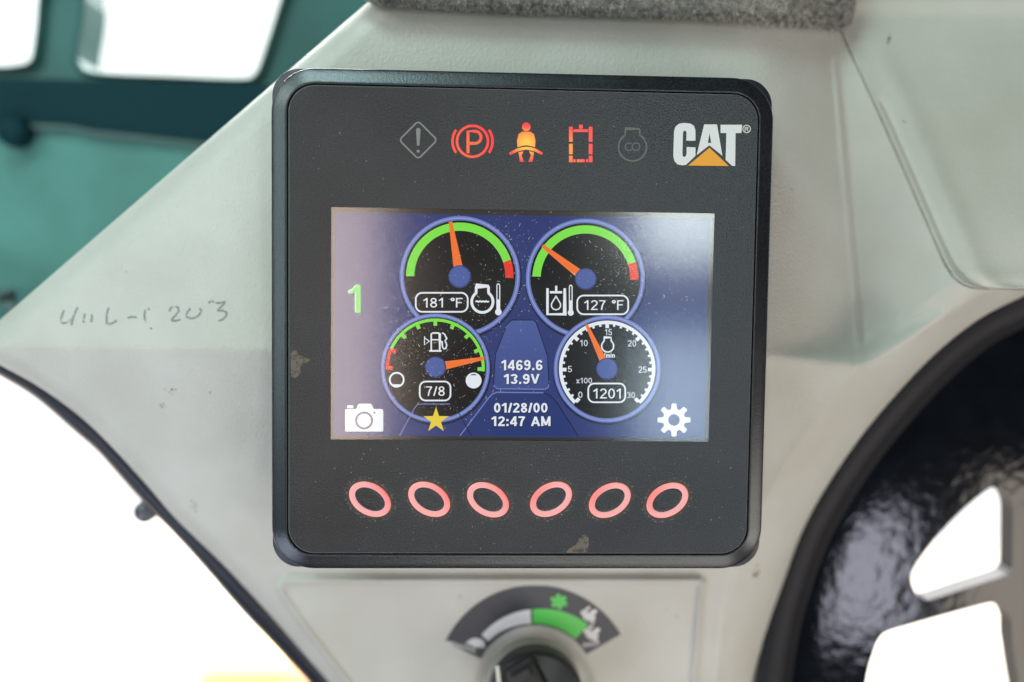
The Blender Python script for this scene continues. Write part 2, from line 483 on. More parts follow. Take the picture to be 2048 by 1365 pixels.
def _dist(px, py, P):
    best = np.full(px.shape, 1e9)
    for a, b in zip(P[:-1], P[1:]):
        ab = b - a; L2 = ab @ ab
        t = np.clip(((px - a[0]) * ab[0] + (py - a[1]) * ab[1]) / L2, 0, 1)
        best = np.minimum(best, np.hypot(px - a[0] - t * ab[0], py - a[1] - t * ab[1]))
    return best

def sp(x, k): return k * np.logaddexp(0, x / k)          # soft ramp
def sg(x, k): return 1 / (1 + np.exp(-np.clip(x / k, -60, 60)))
def roll(s, w, h):
    t = np.clip(1 - s / w, 0, 1)
    return h * (1 - np.sqrt(np.maximum(1 - t ** 2, 0)))

def seam_x(py): return np.interp(py, SEAM_S[:, 1], SEAM_S[:, 0])
PAD = np.array([(566, 1161), (574, 1157), (1400, 1157), (1409, 1164), (1404, 1210), (1392, 1365), (1380, 1500), (770, 1500), (690, 1365), (594, 1240), (560, 1190), (556, 1174)], float)
def inside(px, py, P):
    c = np.zeros(px.shape, bool); n = len(P)
    for i in range(n):
        x1, y1 = P[i]; x2, y2 = P[(i + 1) % n]
        hit = ((y1 > py) != (y2 > py)) & (px < (x2 - x1) * (py - y1) / (y2 - y1 + 1e-12) + x1)
        c ^= hit
    return c

def ridge_x(py): return 1664 + (py - 60) * .083
def crease_y(px):
    return 692 + .014 * np.clip(px, 0, 1720) - .53 * sp(px - 1735, 12)

def base_d(px, py):
    yc = crease_y(px)
    up, dn = yc - py, py - yc
    d = 17 + .036 * sp(up, 3) + .090 * sp(dn, 3)
    d = d + .050 * sp(560 - px, 45)                        # the left wing falls away towards the window
    above = sg(up - 6, 10)
    xr = ridge_x(py)
    r1 = .150 * sp(np.minimum(px, xr) - 1545, 22)          # cheek facing the pillar
    r2 = -.115 * sp(px - xr - 8, 6)                        # cheek rising to the pillar
    step = 3.0 * sg(px - xr - 9, 2.2) * sg(py - 260, 60)
    bead = -1.7 * np.exp(-((px - xr) / 6.) ** 2)
    d = d + above * (r1 + r2 + step + bead)
    below = sg(dn - 6, 10)
    d = d + below * .02 * sp(px - 1480, 20)
    return d

def console_d(px, py):
    px = np.asarray(px, float); py = np.asarray(py, float)
    d = base_d(px, py)
    d = d + roll(dist_poly(px, py, DIAG), 52, 13) + roll(dist_poly(px, py, LOWL_S), 34, 9)
    sa = dist_poly(px, py, ARC_S)
    d = d + roll(sa, 84, 19) + .070 * sp(90 - sa, 2.5) - .5 * np.exp(-((sa - 94) / 10.) ** 2)
    d = d + roll(dist_poly(px, py, SEAM_S), 4.5, 3.0) + .25 * sp(px - seam_x(py) - 7, 2) * sg(577 - py, 1.0)
    sd = dist_poly(px, py, np.vstack([PAD, PAD[:1]])) * np.where(inside(px, py, PAD), 1, -1)
    d = d - 2.2 * sg(sd, 3.0) - 2.4 * np.exp(-((sd - 4) / 7.0) ** 2)
    # second moulded line right of the pad
    L2 = np.array([(1462, 1120), (1440, 1220), (1428, 1365), (1420, 1500)], float)
    d = d - .8 * np.exp(-(dist_poly(px, py, L2) / 13.) ** 2)
    # shallow dish round the rotary switch
    rr = np.hypot(px - 1070, py - 1385)
    d = d + 3.2 * sg(114 - rr, 5)
    return d

def xl(py):
    a = np.interp(py, DIAG[:, 1], DIAG[:, 0]); b = np.interp(py, LOWL_S[:, 1], LOWL_S[:, 0])
    return np.where(py < 672, a, np.where(py > 712, b, -30))
RIM_UP = np.array([(-190, 1630), (62, 1722), (325, 1841), (437, 1890), (506, 1925), (550, 2000), (576, 2076), (592, 2048), (600, 2033)], float)
def xr_(py):
    """right rim: the shell tucks under the pillar cover above, ends at the lip below"""
    return np.where(py < 600, np.interp(py, RIM_UP[:, 0], RIM_UP[:, 1]), np.interp(py, ARC_S[:, 1], ARC_S[:, 0]))

def grid_sheet(name, rows, xa, xb, cols, dfun, mat, parent, skirt=40):
    t = np.linspace(0, 1, cols); t = t - .10 * np.sin(2 * math.pi * t) / (2 * math.pi) * 6   # a little denser at both rims
    A, B = xa(rows)[:, None], xb(rows)[:, None]
    px = A + (B - A) * t[None, :]; py = np.repeat(rows[:, None], cols, 1)
    d = dfun(px, py)
    V = Warr(U(px, py, d)).reshape(-1, 3)
    R, C = len(rows), cols
    idx = np.arange(R * C).reshape(R, C)
    q = np.stack([idx[:-1, :-1], idx[1:, :-1], idx[1:, 1:], idx[:-1, 1:]], -1).reshape(-1, 4)
    F = [tuple(x) for x in q]
    # the rim turns straight back, so the shell has depth
    rim = list(idx[:, 0]) + list(idx[-1, 1:]) + list(idx[::-1, -1][1:]) + list(idx[0, ::-1][1:-1])
    bv = V[rim].copy(); bv[:, 1] += skirt * MM
    n0 = len(V); V = np.vstack([V, bv])
    k = len(rim)
    F += [(rim[i], n0 + i, n0 + (i + 1) % k, rim[(i + 1) % k]) for i in range(k)]
    return obj(name, V, F, mat, parent, True)

console = thing('side_console', 'pale grey moulded plastic console carrying the display and rotary switch', 'console', W(0, 90, 40))
rows = np.concatenate([np.arange(-180, 500, 4.0), np.arange(500, 600, 1.25), np.arange(600, 1490, 3.5)])
grid_sheet('shell', rows, xl, xr_, 560, console_d, M['console'], console)

on_console = lambda lift: (lambda x, y: console_d(x, y) - lift)
# black weather strip that follows the lower left rim
SEAL_IN = np.array([(-30, 702), (0, 722), (59, 754), (118, 793), (177, 840), (236, 899), (295, 964), (354, 1031), (442, 1117), (531, 1212), (619, 1312), (660, 1358), (770, 1490)], float)
SEAL_OUT = np.array([(-30, 735), (0, 752), (70, 795), (147, 861), (195, 903), (236, 949), (283, 1002), (354, 1074), (415, 1142), (472, 1209), (560, 1303), (619, 1366), (740, 1500)], float)
def band(name, A, B, n, prof, mat, parent, ref=None):
    A, B = smooth_poly(A, n), smooth_poly(B, n); k = len(prof); V = []; F = []
    for a, b in zip(A, B):
        for t, d in prof:
            p = a + (b - a) * t
            V.append(Wp(p[0], p[1], d + (float(ref(np.array(a[0]), np.array(a[1]))) if ref else 0)))
    for i in range(len(A) - 1):
        for j in range(k - 1):
            F.append((i * k + j, (i + 1) * k + j, (i + 1) * k + j + 1, i * k + j + 1))
    return obj(name, V, F, mat, parent, True)
M['rubber'] = plain('black_rubber', (.012, .016, .028), .45)
M['pale_edge'] = plain('pale_glass_edge', (.62, .66, .66), .3)
seal = band('weather_strip', SEAL_IN, SEAL_OUT, 5, [(0, 14), (.2, 11), (.6, 12), (.9, 17), (1, 26), (1, 50)], M['rubber'], console, base_d)
# small bolt head under the rim
def lathe(name, c, prof, mat, parent, n=28, axis=(0, -1, 0), smooth=True):
    """prof: (radius mm, height mm along axis), c = display-frame mm"""
    ax = Vector(axis).normalized(); u = ax.orthogonal().normalized(); w = ax.cross(u)
    V = []; F = []; base = W(*c); k = len(prof)
    for i in range(n):
        a = 2 * math.pi * i / n
        for r, h in prof:
            V.append(base + (u * math.cos(a) + w * math.sin(a)) * r * MM + ax * h * MM)
    for i in range(n):
        j = (i + 1) % n
        for q in range(k - 1):
            F.append((i * k + q, j * k + q, j * k + q + 1, i * k + q + 1))
    return obj(name, V, F, mat, parent, smooth)
M['bolt'] = plain('bolt_steel', (.12, .125, .14), .4, metal=.6)
lathe('bolt', U(293, 1022, 92), [(0, 5), (4.2, 4.6), (5.0, 3.5), (5.2, 0), (5.2, -6)], M['bolt'], console)

# hand-written marker on the wing
def s1(pts): return [(x / 1.6955, 560 + y / 1.6955) for x, y in pts]
ink = Flat()
for st in ([(218, 103), (208, 128), (209, 145), (225, 146), (243, 135)], [(264, 93), (250, 122), (242, 154)], [(287, 114), (283, 146)],
           [(312, 117), (310, 146)], [(368, 93), (362, 122), (362, 150)], [(364, 150), (380, 148), (396, 137)], [(433, 130), (446, 126), (464, 128)],
           [(508, 98), (494, 104), (490, 122), (493, 146)], [(511, 162), (513, 168)], [(574, 108), (582, 93), (600, 92), (606, 104), (594, 122), (580, 138)],
           [(580, 138), (596, 139), (612, 134)], [(646, 98), (634, 112), (635, 127), (652, 131), (672, 122), (682, 106), (676, 97)],
           [(706, 78), (720, 74), (742, 79), (764, 75)], [(764, 75), (750, 92), (737, 104)], [(737, 104), (760, 106), (768, 116), (758, 132), (738, 140)]):
    p = smooth_poly(np.array(s1(st)), 4)
    ink.line(list(p), 4.6)
ink.build('marker_writing', on_console(.12), M['ink'], console)

def blob(c, rx, ry, th=0, n=20, jag=.25):
    out = []
    for i, p in enumerate(ell(c, rx, ry, th, n)):
        k = 1 + random.uniform(-jag, jag)
        out.append((c[0] + (p[0] - c[0]) * k, c[1] + (p[1] - c[1]) * k))
    return out
for c, rx, ry, th, mt in (((340, 783), 15, 8, 20, 'smudge'), ((421, 785), 6, 4, 0, 'smudge'), ((326, 812), 7, 5, 30, 'smudge'), ((248, 541), 4, 9, -25, 'smudge'),
                          ((388, 1012), 9, 14, -30, 'smudge'), ((1512, 1150), 5, 22, 12, 'stain'), ((921, 1194), 7, 6, 0, 'smudge'), ((1010, 100), 3, 3, 0, 'smudge'),
                          ((1583, 378), 3, 3, 0, 'smudge')):
    Flat().poly(blob(c, rx, ry, th)).build('dirt_mark', on_console(.15), M[mt], console)

# ------------------------------------------------------------------ pillar trim beyond the seam
def trim_d(px, py):
    px = np.asarray(px, float); py = np.asarray(py, float)
    xs = np.minimum(seam_x(py), 1950)
    d0 = base_d(xs, np.minimum(py, 560)) - .3
    s = px - xs
    d = d0 - .030 * sp(s, 3) + .012 * sp(s - 75, 16) - 1.2 * np.exp(-((s - 62) / 26.) ** 2) * sg(py - 120, 60)
    d = d + 7 * sg(py - 520, 30) * sg(px - 2000, 60)
    d = d + roll(dist_poly(px, py, SEAM_S), 5.5, 2.6) + roll(np.abs(dist_poly(px, py, SEAM_S[-40:])), 34, 7)
    return d
trim = thing('pillar_trim', 'smooth pale grey pillar cover with rounded lower corner beyond the seam', 'trim panel', W(190, 20, 30))
rows = np.concatenate([np.arange(-180, 480, 4.0), np.arange(480, 579.0, 1.0)])
grid_sheet('cover', rows, lambda y: seam_x(y) + 2.4, lambda y: np.full(y.shape, 2620.), 320, trim_d, M['trim'], trim, 30)
for c, rx, ry, th in (((1778, 79), 4, 11, 5), ((1872, 194), 2.5, 3.5, 0), ((1808, 243), 3, 3, 0)):
    Flat().poly(blob(c, rx, ry, th)).build('dirt_mark', lambda x, y: trim_d(x, y) - .15, M['stain'], trim)

# ------------------------------------------------------------------ fleece pad along the top
pad_low = smooth_poly(np.array([(700, -40), (728, -8), (752, 8), (800, 17), (1000, 29), (1200, 36), (1400, 44), (1560, 55), (1640, 60), (1684, 58), (1700, 36), (1706, 0), (1710, -60)], float), 10)
fleece = thing('fleece_pad', 'grey fleece padded strip above the display console', 'pad', W(0, -150, 30))
M['fleece'] = plain('fleece', (.40, .39, .37), .95, .1, bump=(700, 1.0, .0015), var=.3, vscale=120)
M['pile'] = plain('fleece_pile', (.50, .49, .47), .95, .1, var=.6, vscale=420)
V = []; F = []
prof = [(0, 6), (-.5, 0), (-4, -5), (-12, -8.5), (-26, -11), (-60, -13), (-120, -14), (-180, -14)]   # (px inward, mm in front of the shell)
for a, (x, y) in enumerate(pad_low):
    i0, i1 = max(a - 1, 0), min(a + 1, len(pad_low) - 1)
    tg = pad_low[i1] - pad_low[i0]; tg /= np.linalg.norm(tg) + 1e-9
    nrm = np.array([tg[1], -tg[0]])
    for t, dd in prof:
        if t > -20: q = np.array([x, y]) - nrm * t * 1.0
        else: q = np.array([x, y]) + nrm * 20 + np.array([(1210 - x) * .05 * (-t - 20) / 100, t + 20])
        V.append(Wp(q[0], q[1], float(base_d(np.array(x), np.array(max(y, 20.)))) + dd))
k = len(prof)
for i in range(len(pad_low) - 1):
    for j in range(k - 1):
        F.append((i * k + j, (i + 1) * k + j, (i + 1) * k + j + 1, i * k + j + 1))
obj('cushion', V, F, M['fleece'], fleece, True)
Va = np.array([tuple(v) for v in V]); Fa = np.array(F)
q = Fa[rng.integers(0, len(Fa), 90000)]
u, w = rng.random((2, len(q)))
P = (Va[q[:, 0]] * ((1 - u) * (1 - w))[:, None] + Va[q[:, 1]] * (u * (1 - w))[:, None] + Va[q[:, 2]] * (u * w)[:, None] + Va[q[:, 3]] * ((1 - u) * w)[:, None])
nn = np.cross(Va[q[:, 1]] - Va[q[:, 0]], Va[q[:, 3]] - Va[q[:, 0]]); nn /= np.linalg.norm(nn, axis=1)[:, None] + 1e-12
nn[nn[:, 1] > 0] *= -1
dirn = nn + rng.normal(0, .75, P.shape); dirn /= np.linalg.norm(dirn, axis=1)[:, None]
side = np.cross(dirn, rng.normal(0, 1, P.shape)); side /= np.linalg.norm(side, axis=1)[:, None] + 1e-9
ln = rng.uniform(.0010, .0024, len(P))[:, None]
Vp = np.stack([P - side * .0002, P + side * .0002, P + dirn * ln], 1).reshape(-1, 3)
me = bpy.data.meshes.new('pile'); me.vertices.add(len(Vp)); me.vertices.foreach_set('co', Vp.ravel())
nt_ = len(P); me.loops.add(nt_ * 3); me.loops.foreach_set('vertex_index', np.arange(nt_ * 3))
me.polygons.add(nt_); me.polygons.foreach_set('loop_start', np.arange(0, nt_ * 3, 3)); me.update(calc_edges=True)
me.materials.append(M['pile']); pl = link(bpy.data.objects.new('pile', me), fleece); pl['kind'] = 'stuff'
Flat().poly(blob((1343, 36), 6, 5)).build('dirt_mark', lambda x, y: base_d(x, y) - 8, M['stain'], fleece)

# ------------------------------------------------------------------ the display
mon = thing('display_monitor', 'black square machine display with lit gauges, warning lights and six oval keys', 'display', W(0, 96, 20))
FX0, FX1, FY0, FY1 = -92.9, 92.8, -93.3, 92.2            # the front film, mm
def rr_mm(o, r, n=14):
    return rrect2(FX0 - o, FY0 - o, FX1 + o, FY1 + o, r, n)
def loft(name, loops, mat, parent, cap=None, smooth=True):
    """loops: [(offset, radius, depth)] from front inwards to the back"""
    V = []; F = []; k = None
    for o, r, d in loops:
        pts = rr_mm(o, r); k = len(pts)
        V += [W(p[0], p[1], d) for p in pts]
    for i in range(len(loops) - 1):
        for j in range(k):
            j2 = (j + 1) % k
            F.append((i * k + j, i * k + j2, (i + 1) * k + j2, (i + 1) * k + j))
    if cap: F.append(tuple(range((len(loops) - 1) * k, len(loops) * k)))
    return obj(name, V, F, mat, parent, smooth)
loft('rear_housing', [(2.5, 8, 6.9), (7.4, 10.4, 6.95), (7.62, 10.6, 7.2), (7.75, 10.7, 8.0), (7.8, 10.8, 12), (6.5, 10, 26), (2, 9, 46)], M['housing'], mon, True)
loft('bezel', [(.55, 10.6, 3.0), (.55, 10.6, .9), (.75, 10.8, .45), (1.2, 11.3, .40), (1.9, 12, .75), (2.3, 12.3, .95), (4.4, 14.4, 1.86), (6.4, 16.3, 2.74), (6.9, 16.8, 3.1),
               (7.25, 17.1, 3.7), (7.5, 17.4, 4.8), (7.6, 17.5, 6.4), (7.6, 17.5, 7.6), (5, 15, 7.8)], M['bezel'], mon)
# front film with the window for the screen
hole = [tuple(U(x, y, 0)[:2]) for x, y in ((663, 414), (1430, 428), (1416, 884), (661, 879))]
xs0 = (hole[0][0] + hole[3][0]) / 2; xs1 = (hole[1][0] + hole[2][0]) / 2; ys0 = (hole[0][1] + hole[1][1]) / 2; ys1 = (hole[2][1] + hole[3][1]) / 2
hole = [(xs0, ys0), (xs1, ys0), (xs1, ys1), (xs0, ys1)]
outer = rr_mm(-.28, 10.2)
vs, fs = tess([outer, hole])
V = [W(p[0], p[1], 0) for p in vs]; F = list(fs); k = len(outer)
for o, r, d in ((-.06, 10.35, .14), (0, 10.4, .4), (0, 10.4, 3.0)):
    n0 = len(V); prev = 0 if n0 == len(vs) else n0 - k
    V += [W(p[0], p[1], d) for p in rr_mm(o, r)]
    F += [(prev + j, prev + (j + 1) % k, n0 + (j + 1) % k, n0 + j) for j in range(k)]
n0 = len(V); h0 = len(outer); V += [W(p[0], p[1], 1.4) for p in hole]
F += [(h0 + (j + 1) % 4, h0 + j, n0 + j, n0 + (j + 1) % 4) for j in range(4)]
obj('front_panel', V, F, M['film'], mon)
M['film_edge'] = plain('film_edge', (.20, .215, .22), .35)  # pale cut edge; the thin edge highlight is put into its colour
V = []; F = []
eds = ((-.62, 10.0, -.012), (-.26, 10.2, -.03), (-.03, 10.38, .12), (.02, 10.42, .45))
for o_, r_, d_ in eds: V += [W(p[0], p[1], d_) for p in rr_mm(o_, r_)]
for q_ in range(3): F += [(q_ * k + j, q_ * k + (j + 1) % k, (q_ + 1) * k + (j + 1) % k, (q_ + 1) * k + j) for j in range(k)]
obj('film_edge', V, F[k:], M['film_edge'], mon, True)
V = [W(p[0], p[1], 2.6) for p in rr_mm(.6, 10.6)]
obj('groove', V, [tuple(reversed(range(len(V))))], M['dark_gap'], mon)
# screen: margin, lit panel, cover glass
def mmrect(name, x0, y0, x1, y1, d, mat, parent):
    return obj(name, [W(x0, y0, d), W(x0, y1, d), W(x1, y1, d), W(x1, y0, d)], [(0, 1, 2, 3)], mat, parent)
mmrect('screen_margin', xs0 - .3, ys0 - .3, xs1 + .3, ys1 + .3, 1.30, M['margin'], mon)
D_L = 1.00
screen = mmrect('screen', xs0 + 1.1, ys0 + 2.0, xs1 - 1.5, ys1 - 1.3, D_L, M['e_bg'], mon)
glass = mmrect('screen_glass', xs0 - .0, ys0 - .0, xs1 + .0, ys1 + .0, .02, M['screen_glass'], mon)

lay = lambda n: D_L - .02 * n
# menu tabs and centre panel
trap = [(1024, 641), (1066, 641), (1072, 645), (1080, 668), (1095, 712), (1098, 770), (1093, 778), (993, 777), (987, 771), (991, 708), (1015, 648)]
Flat().poly(trap).build('centre_panel', lay(1), M['e_trap'], screen)
Flat().line([(987, 771), (991, 708), (1015, 648), (1024, 640.5), (1066, 640.5), (1072, 645), (1080, 668), (1095, 712), (1098, 770)], 1.8).build('panel_outline', lay(2), M['e_dline'], screen)
Flat().line([(1098, 768), (1096, 776), (1090, 779), (994, 778), (987, 771)], 1.8).build('panel_outline', lay(2), M['e_line'], screen)
tab = [(920, 872), (976, 798), (984, 789), (994, 785), (1087, 786), (1100, 791), (1112, 803), (1157, 873)]
Flat().poly(tab).build('date_tab', lay(1), M['e_tab'], screen)
Flat().line(tab[:5], 2).build('tab_outline', lay(2), M['e_line'], screen)
Flat().line(tab[4:], 2).build('tab_outline', lay(2), M['e_dline'], screen)
for txt, x0, y0, x1, y1 in (('1469.6', 1002, 720.5, 1085, 741), ('13.9V', 1007, 748, 1079, 768.5), ('01/28/00', 988, 806, 1095, 826), ('12:47 AM', 982, 833, 1101, 853)):
    Flat().text(txt, x0, y0, x1, y1, .022).build('lettering', lay(3), M['e_white'], screen)
    Flat().text(txt, x0 + 1.4, y0 + 1.6, x1 + 1.4, y1 + 1.6, .022).build('lettering_shadow', lay(2.4), M['e_dline'], screen)

def gauge(c, r, rw, scheme, label):
    g = Flat().disc(c, r - rw + 1, 72).build('gauge', lay(4), M['e_black'], mon)
    g['label'] = label
    Flat().ring((c[0] + 1, c[1] + 3), r - 2, r + 2.5).build('rim_shadow', lay(3.5), M['e_shadow'], g)
    Flat().ring(c, r - rw, r).build('rim', lay(5), M['e_ring'], g)
    Flat().ring(c, r - rw * .66, r - rw * .30).build('rim_light', lay(6), M['e_ring_hi'], g)
    return g
def needle(g, tip, base, w0, w1, lv=9):
    t = np.array(tip, float); b = np.array(base, float); u = (b - t) / np.linalg.norm(b - t); n = np.array([-u[1], u[0]])
    b2 = b + u * 8
    Flat().poly([tuple(t + n * w0 / 2), tuple(b2 + n * w1 / 2), tuple(b2 - n * w1 / 2), tuple(t - n * w0 / 2)]).build('needle', lay(lv), M['e_orange'], g)
def hub(g, c, r, lv=10):
    Flat().disc(c, r, 40).build('hub_edge', lay(lv), M['e_hub2'], g)
    Flat().disc((c[0] - .5, c[1] - .5), r - 2.6, 40).build('hub', lay(lv + 1), M['e_hub'], g)
def readout(g, x0, y0, x1, y1, txt, tx0, ty0, tx1, ty1, r=13):
    Flat().rrect_line(x0 + 1.5, y0 + 1.5, x1 - 1.5, y1 - 1.5, r, 3.2).build('readout_frame', lay(8), M['e_white'], g)
    Flat().text(txt, tx0, ty0, tx1, ty1, .004).build('readout', lay(8), M['e_white'], g)
def thermometer(f, x, y0, yb, rb, w):
    f.line([(x - w / 2 + 1, yb), (x - w / 2 + 1, y0 + w / 2), (x - w / 4, y0 + .8), (x + w / 4, y0 + .8), (x + w / 2 - 1, y0 + w / 2), (x + w / 2 - 1, yb)], 2)
    f.rect(x - w / 2, (y0 + yb) / 2 + 3, x + w / 2, yb); f.disc((x, yb), rb, 24)
def engine(f, c, r, w, nx, ny, nw):
    a = math.degrees(math.asin(min(.95, (nw / 2 - w / 2) / r)))
    f.ring(c, r - w, r, 90 + a, 450 - a, 60)
    yb = c[1] - (r - w / 2) * math.cos(math.radians(a))
    f.line([(nx - nw / 2 + w / 2, yb), (nx - nw / 2 + w / 2, ny + 5), (nx - nw / 2 + w / 2, ny + w / 2), (nx + nw / 2 - w / 2, ny + w / 2), (nx + nw / 2 - w / 2, ny + 5), (nx + nw / 2 - w / 2, yb)], w)

# coolant temperature
c = (919.6, 553)
g = gauge(c, 120.7, 9, 0, 'coolant temperature gauge reading 181')
Flat().ring(c, 91, 107.5, 180, 18).build('green_band', lay(7), M['e_green'], g)
Flat().ring(c, 91, 107.5, 18, -2).build('red_band', lay(7), M['e_red'], g)
needle(g, (900.9, 443.7), (915.8, 532), 7, 19); hub(g, (919.5, 553.8), 23)
readout(g, 830, 584.6, 937, 625.6, '181 °F', 846, 596, 925, 615.5)
f = Flat(); engine(f, (964.7, 604), 24, 5.4, 964.7, 570, 30)
f.line([(951, 604), (954, 602.5), (957, 604.5), (960, 602.5), (963, 604.5), (966, 602.5), (969, 604.5), (972, 602.5), (975, 604.5), (978, 603)], 3)
thermometer(f, 996.6, 568, 624.5, 6.5, 7.6); f.build('symbol', lay(8), M['e_white'], g)
# hydraulic oil temperature
c = (1170.8, 557)
g = gauge(c, 119.4, 9, 0, 'hydraulic oil temperature gauge reading 127')
Flat().ring(c, 89.5, 106, 178, 18).build('green_band', lay(7), M['e_green'], g)
Flat().ring(c, 89.5, 106, 18, -2).build('red_band', lay(7), M['e_red'], g)
needle(g, (1084.7, 491.7), (1154.4, 544.9), 7, 18); hub(g, (1171.6, 558.5), 22)
readout(g, 1153, 590, 1258, 630.5, '127 °F', 1168, 600.5, 1247, 620.5)
f = Flat(); f.line([(1095, 577), (1095, 629), (1129.5, 629), (1129.5, 577)], 5)
f.rect(1099.8, 582.7, 1124.3, 587.3); f.rect(1110.2, 572, 1114.6, 583)
drop = [(1112, 593), (1117, 601), (1121, 608), (1121, 614), (1117.5, 618.5), (1112, 620), (1106.5, 618.5), (1103, 614), (1103, 608), (1107, 601)]
f.line(drop, 2.4, True); thermometer(f, 1141.5, 570.5, 626, 6, 7.4); f.build('symbol', lay(8), M['e_white'], g)
# fuel
c = (870.6, 736.4)
g = gauge(c, 109.2, 8, 0, 'fuel level gauge reading seven eighths')
f = Flat().ring(c, 93, 99, 156, -4)
for a in (135, 112.5, 90, 67.5, 45, 22.5, -1.5):
    ca, sa = math.cos(math.radians(a)), math.sin(math.radians(a))
    f.line([(c[0] + 94 * ca, c[1] - 94 * sa), (c[0] + 84.5 * ca, c[1] - 84.5 * sa)], 7.4)
f.build('green_band', lay(12), M['e_green'], g)
f = Flat().ring(c, 93, 99, 182, 156)
for a in (157.5, 179.8):
    ca, sa = math.cos(math.radians(a)), math.sin(math.radians(a))
    f.line([(c[0] + 94 * ca, c[1] - 94 * sa), (c[0] + 84.5 * ca, c[1] - 84.5 * sa)], 7.4)
f.build('red_band', lay(12), M['e_red'], g)
for nm in ('gauge',):
    pass
needle(g, (969, 716.8), (893.9, 730.7), 6, 17, 14); hub(g, (871.1, 734.8), 21.5, 15)
f = Flat().ring((793.4, 760), 12.2, 15.6); seg = [(793.4 + 14 * math.cos(math.radians(a)), 760 + 14 * math.sin(math.radians(a))) for a in range(40, 141, 10)]
f.poly(seg); f.build('empty_symbol', lay(13), M['e_white'], g)
Flat().disc((947.2, 761.5), 15.8).build('full_symbol', lay(13), M['e_white'], g)
Flat().poly([(940, 751), (943, 749.2), (947, 748.6), (951, 749.2), (954, 751)]).build('full_mark', lay(14), M['e_black'], g)
f = Flat(); f.rrect_line(839.5, 763.5, 901, 801.5, 12, 3.2); f.text('7/8', 852, 773, 889.5, 792.5, .004); f.build('readout', lay(13), M['e_white'], g)
f = Flat(); f.line([(862.5, 701), (862.5, 668), (865, 666.5), (877, 666.5), (879.5, 668), (879.5, 701)], 3); f.rect(858.5, 700.5, 883, 704); f.line([(862, 680), (880, 680)], 2.4)
f.line([(880, 682), (884, 684), (885, 695), (888, 698.5), (892, 697), (893.5, 690), (890, 682), (893.5, 678), (889, 668.5), (884, 666)], 2.6)
f.line([(849, 673), (849, 690.5), (858.5, 683), (849, 676)], 1.8); f.build('symbol', lay(13), M['e_white'], g)
# engine speed
c = (1214.4, 738.2)
g = gauge(c, 107.3, 8.5, 0, 'engine speed dial reading 1201')
f = Flat().ring(c, 89.5, 96.5, 226.5, -46.5, 110)
for i in range(31):
    a = math.radians(226.5 - 9.1 * i); r0 = 81.5 if i % 5 == 0 else 85.2; w_ = 7.2 if i % 5 == 0 else 4.6
    f.line([(c[0] + 91 * math.cos(a), c[1] - 91 * math.sin(a)), (c[0] + r0 * math.cos(a), c[1] - r0 * math.sin(a))], w_)
f.build('scale', lay(12), M['e_white'], g)
for t, x, y, ww in (('0', 1160.7, 790, 8.4), ('5', 1139.7, 738.6, 8.2), ('10', 1167.6, 686.6, 15.5), ('15', 1216.7, 664.7, 14.5), ('20', 1264.2, 687.2, 16.5), ('25', 1285.2, 739.7, 16.5), ('30', 1262, 790.7, 16.5)):
    Flat().text(t, x - ww / 2, y - 6.2, x + ww / 2, y + 6.2, .004).build('numeral', lay(13), M['e_text'], g)
Flat().text('x100', 1152.5, 756, 1184, 767.5, .004).build('numeral', lay(13), M['e_text'], g)
Flat().text('r/min', 1203, 706, 1229.5, 716, .02).build('unit_text', lay(13), M['e_white'], g)
f = Flat(); engine(f, (1215.3, 692.6), 13.4, 2.8, 1215.3, 674, 17); f.build('symbol', lay(13), M['e_white'], g)
needle(g, (1172.8, 649.6), (1204.8, 717.6), 5.5, 15, 14); hub(g, (1214.2, 738.2), 22, 15)
f = Flat(); f.rrect_line(1176.5, 767.5, 1250.5, 805, 12, 3.2); f.text('1201', 1186, 777.5, 1241.5, 797.5, .004); f.build('readout', lay(13), M['e_white'], g)
# lower gauges lie over the upper ones: raise their sheets
for o in [o for o in mon.children if o.name.startswith('gauge')][2:]:
    for q in [o] + list(o.children):
        me = q.data
        if q.name.split('.')[0] in ('gauge', 'rim', 'rim_light', 'rim_shadow'):
            for v in me.vertices: v.co.y -= .02 * 7.2 * MM if q.name.split('.')[0] != 'rim_shadow' else .02 * 7 * MM
# menu symbols
st = []
for i in range(10):
    a = math.radians(90 + 36 * i); r = 26.5 if i % 2 == 0 else 10.4
    st.append((872 + r * math.cos(a), 841 - r * math.sin(a)))
Flat().line([(799, 872), (830, 815), (835, 810), (842, 808.5), (900, 808.5)], 1.8).build('tab_outline', lay(13.5), M['e_line'], screen)
Flat().line([(900, 808.5), (907, 811), (913, 819), (943, 872)], 1.8).build('tab_outline', lay(13.5), M['e_dline'], screen)
Flat().poly(st).build('star_symbol', lay(17), M['e_star'], screen)
f = Flat(); f.poly(rrect2(690.2, 818.5, 766.5, 863.6, 3)); f.poly([(712, 819), (716, 809), (719, 807.7), (740, 807.7), (743, 809), (748, 819)]); f.poly(rrect2(694.3, 811, 706.7, 817, 1.5))
cs = f.build('camera_symbol', lay(4), M['e_white'], screen)
f = Flat().ring((728.2, 841.5), 13.8, 17.8); f.disc((748.7, 825.7), 2, 12); f.build('camera_lens_ring', lay(5), M['e_grey'], screen)
gp = []
for i in range(8):
    a0 = 45 * i
    for da, r in ((-16, 22.5), (-10.5, 28), (-9.5, 32), (-5, 33.2), (5, 33.2), (9.5, 32), (10.5, 28), (16, 22.5)):
        a = math.radians(a0 + da); gp.append((1348 + r * math.cos(a), 840.4 - r * math.sin(a)))
Flat().poly(gp, ell((1348, 840.4), 11.5, 11.5)).build('gear_symbol', lay(4), M['e_white'], screen)
one = [(712, 571), (721.5, 571), (721.5, 626.5), (711, 626.5), (711, 585), (697.5, 588.5), (697.5, 582), (706, 579)]
Flat().poly([(x - 1.4, y - 1.2) for x, y in one]).build('numeral_highlight', lay(3), M['e_1hi'], screen)
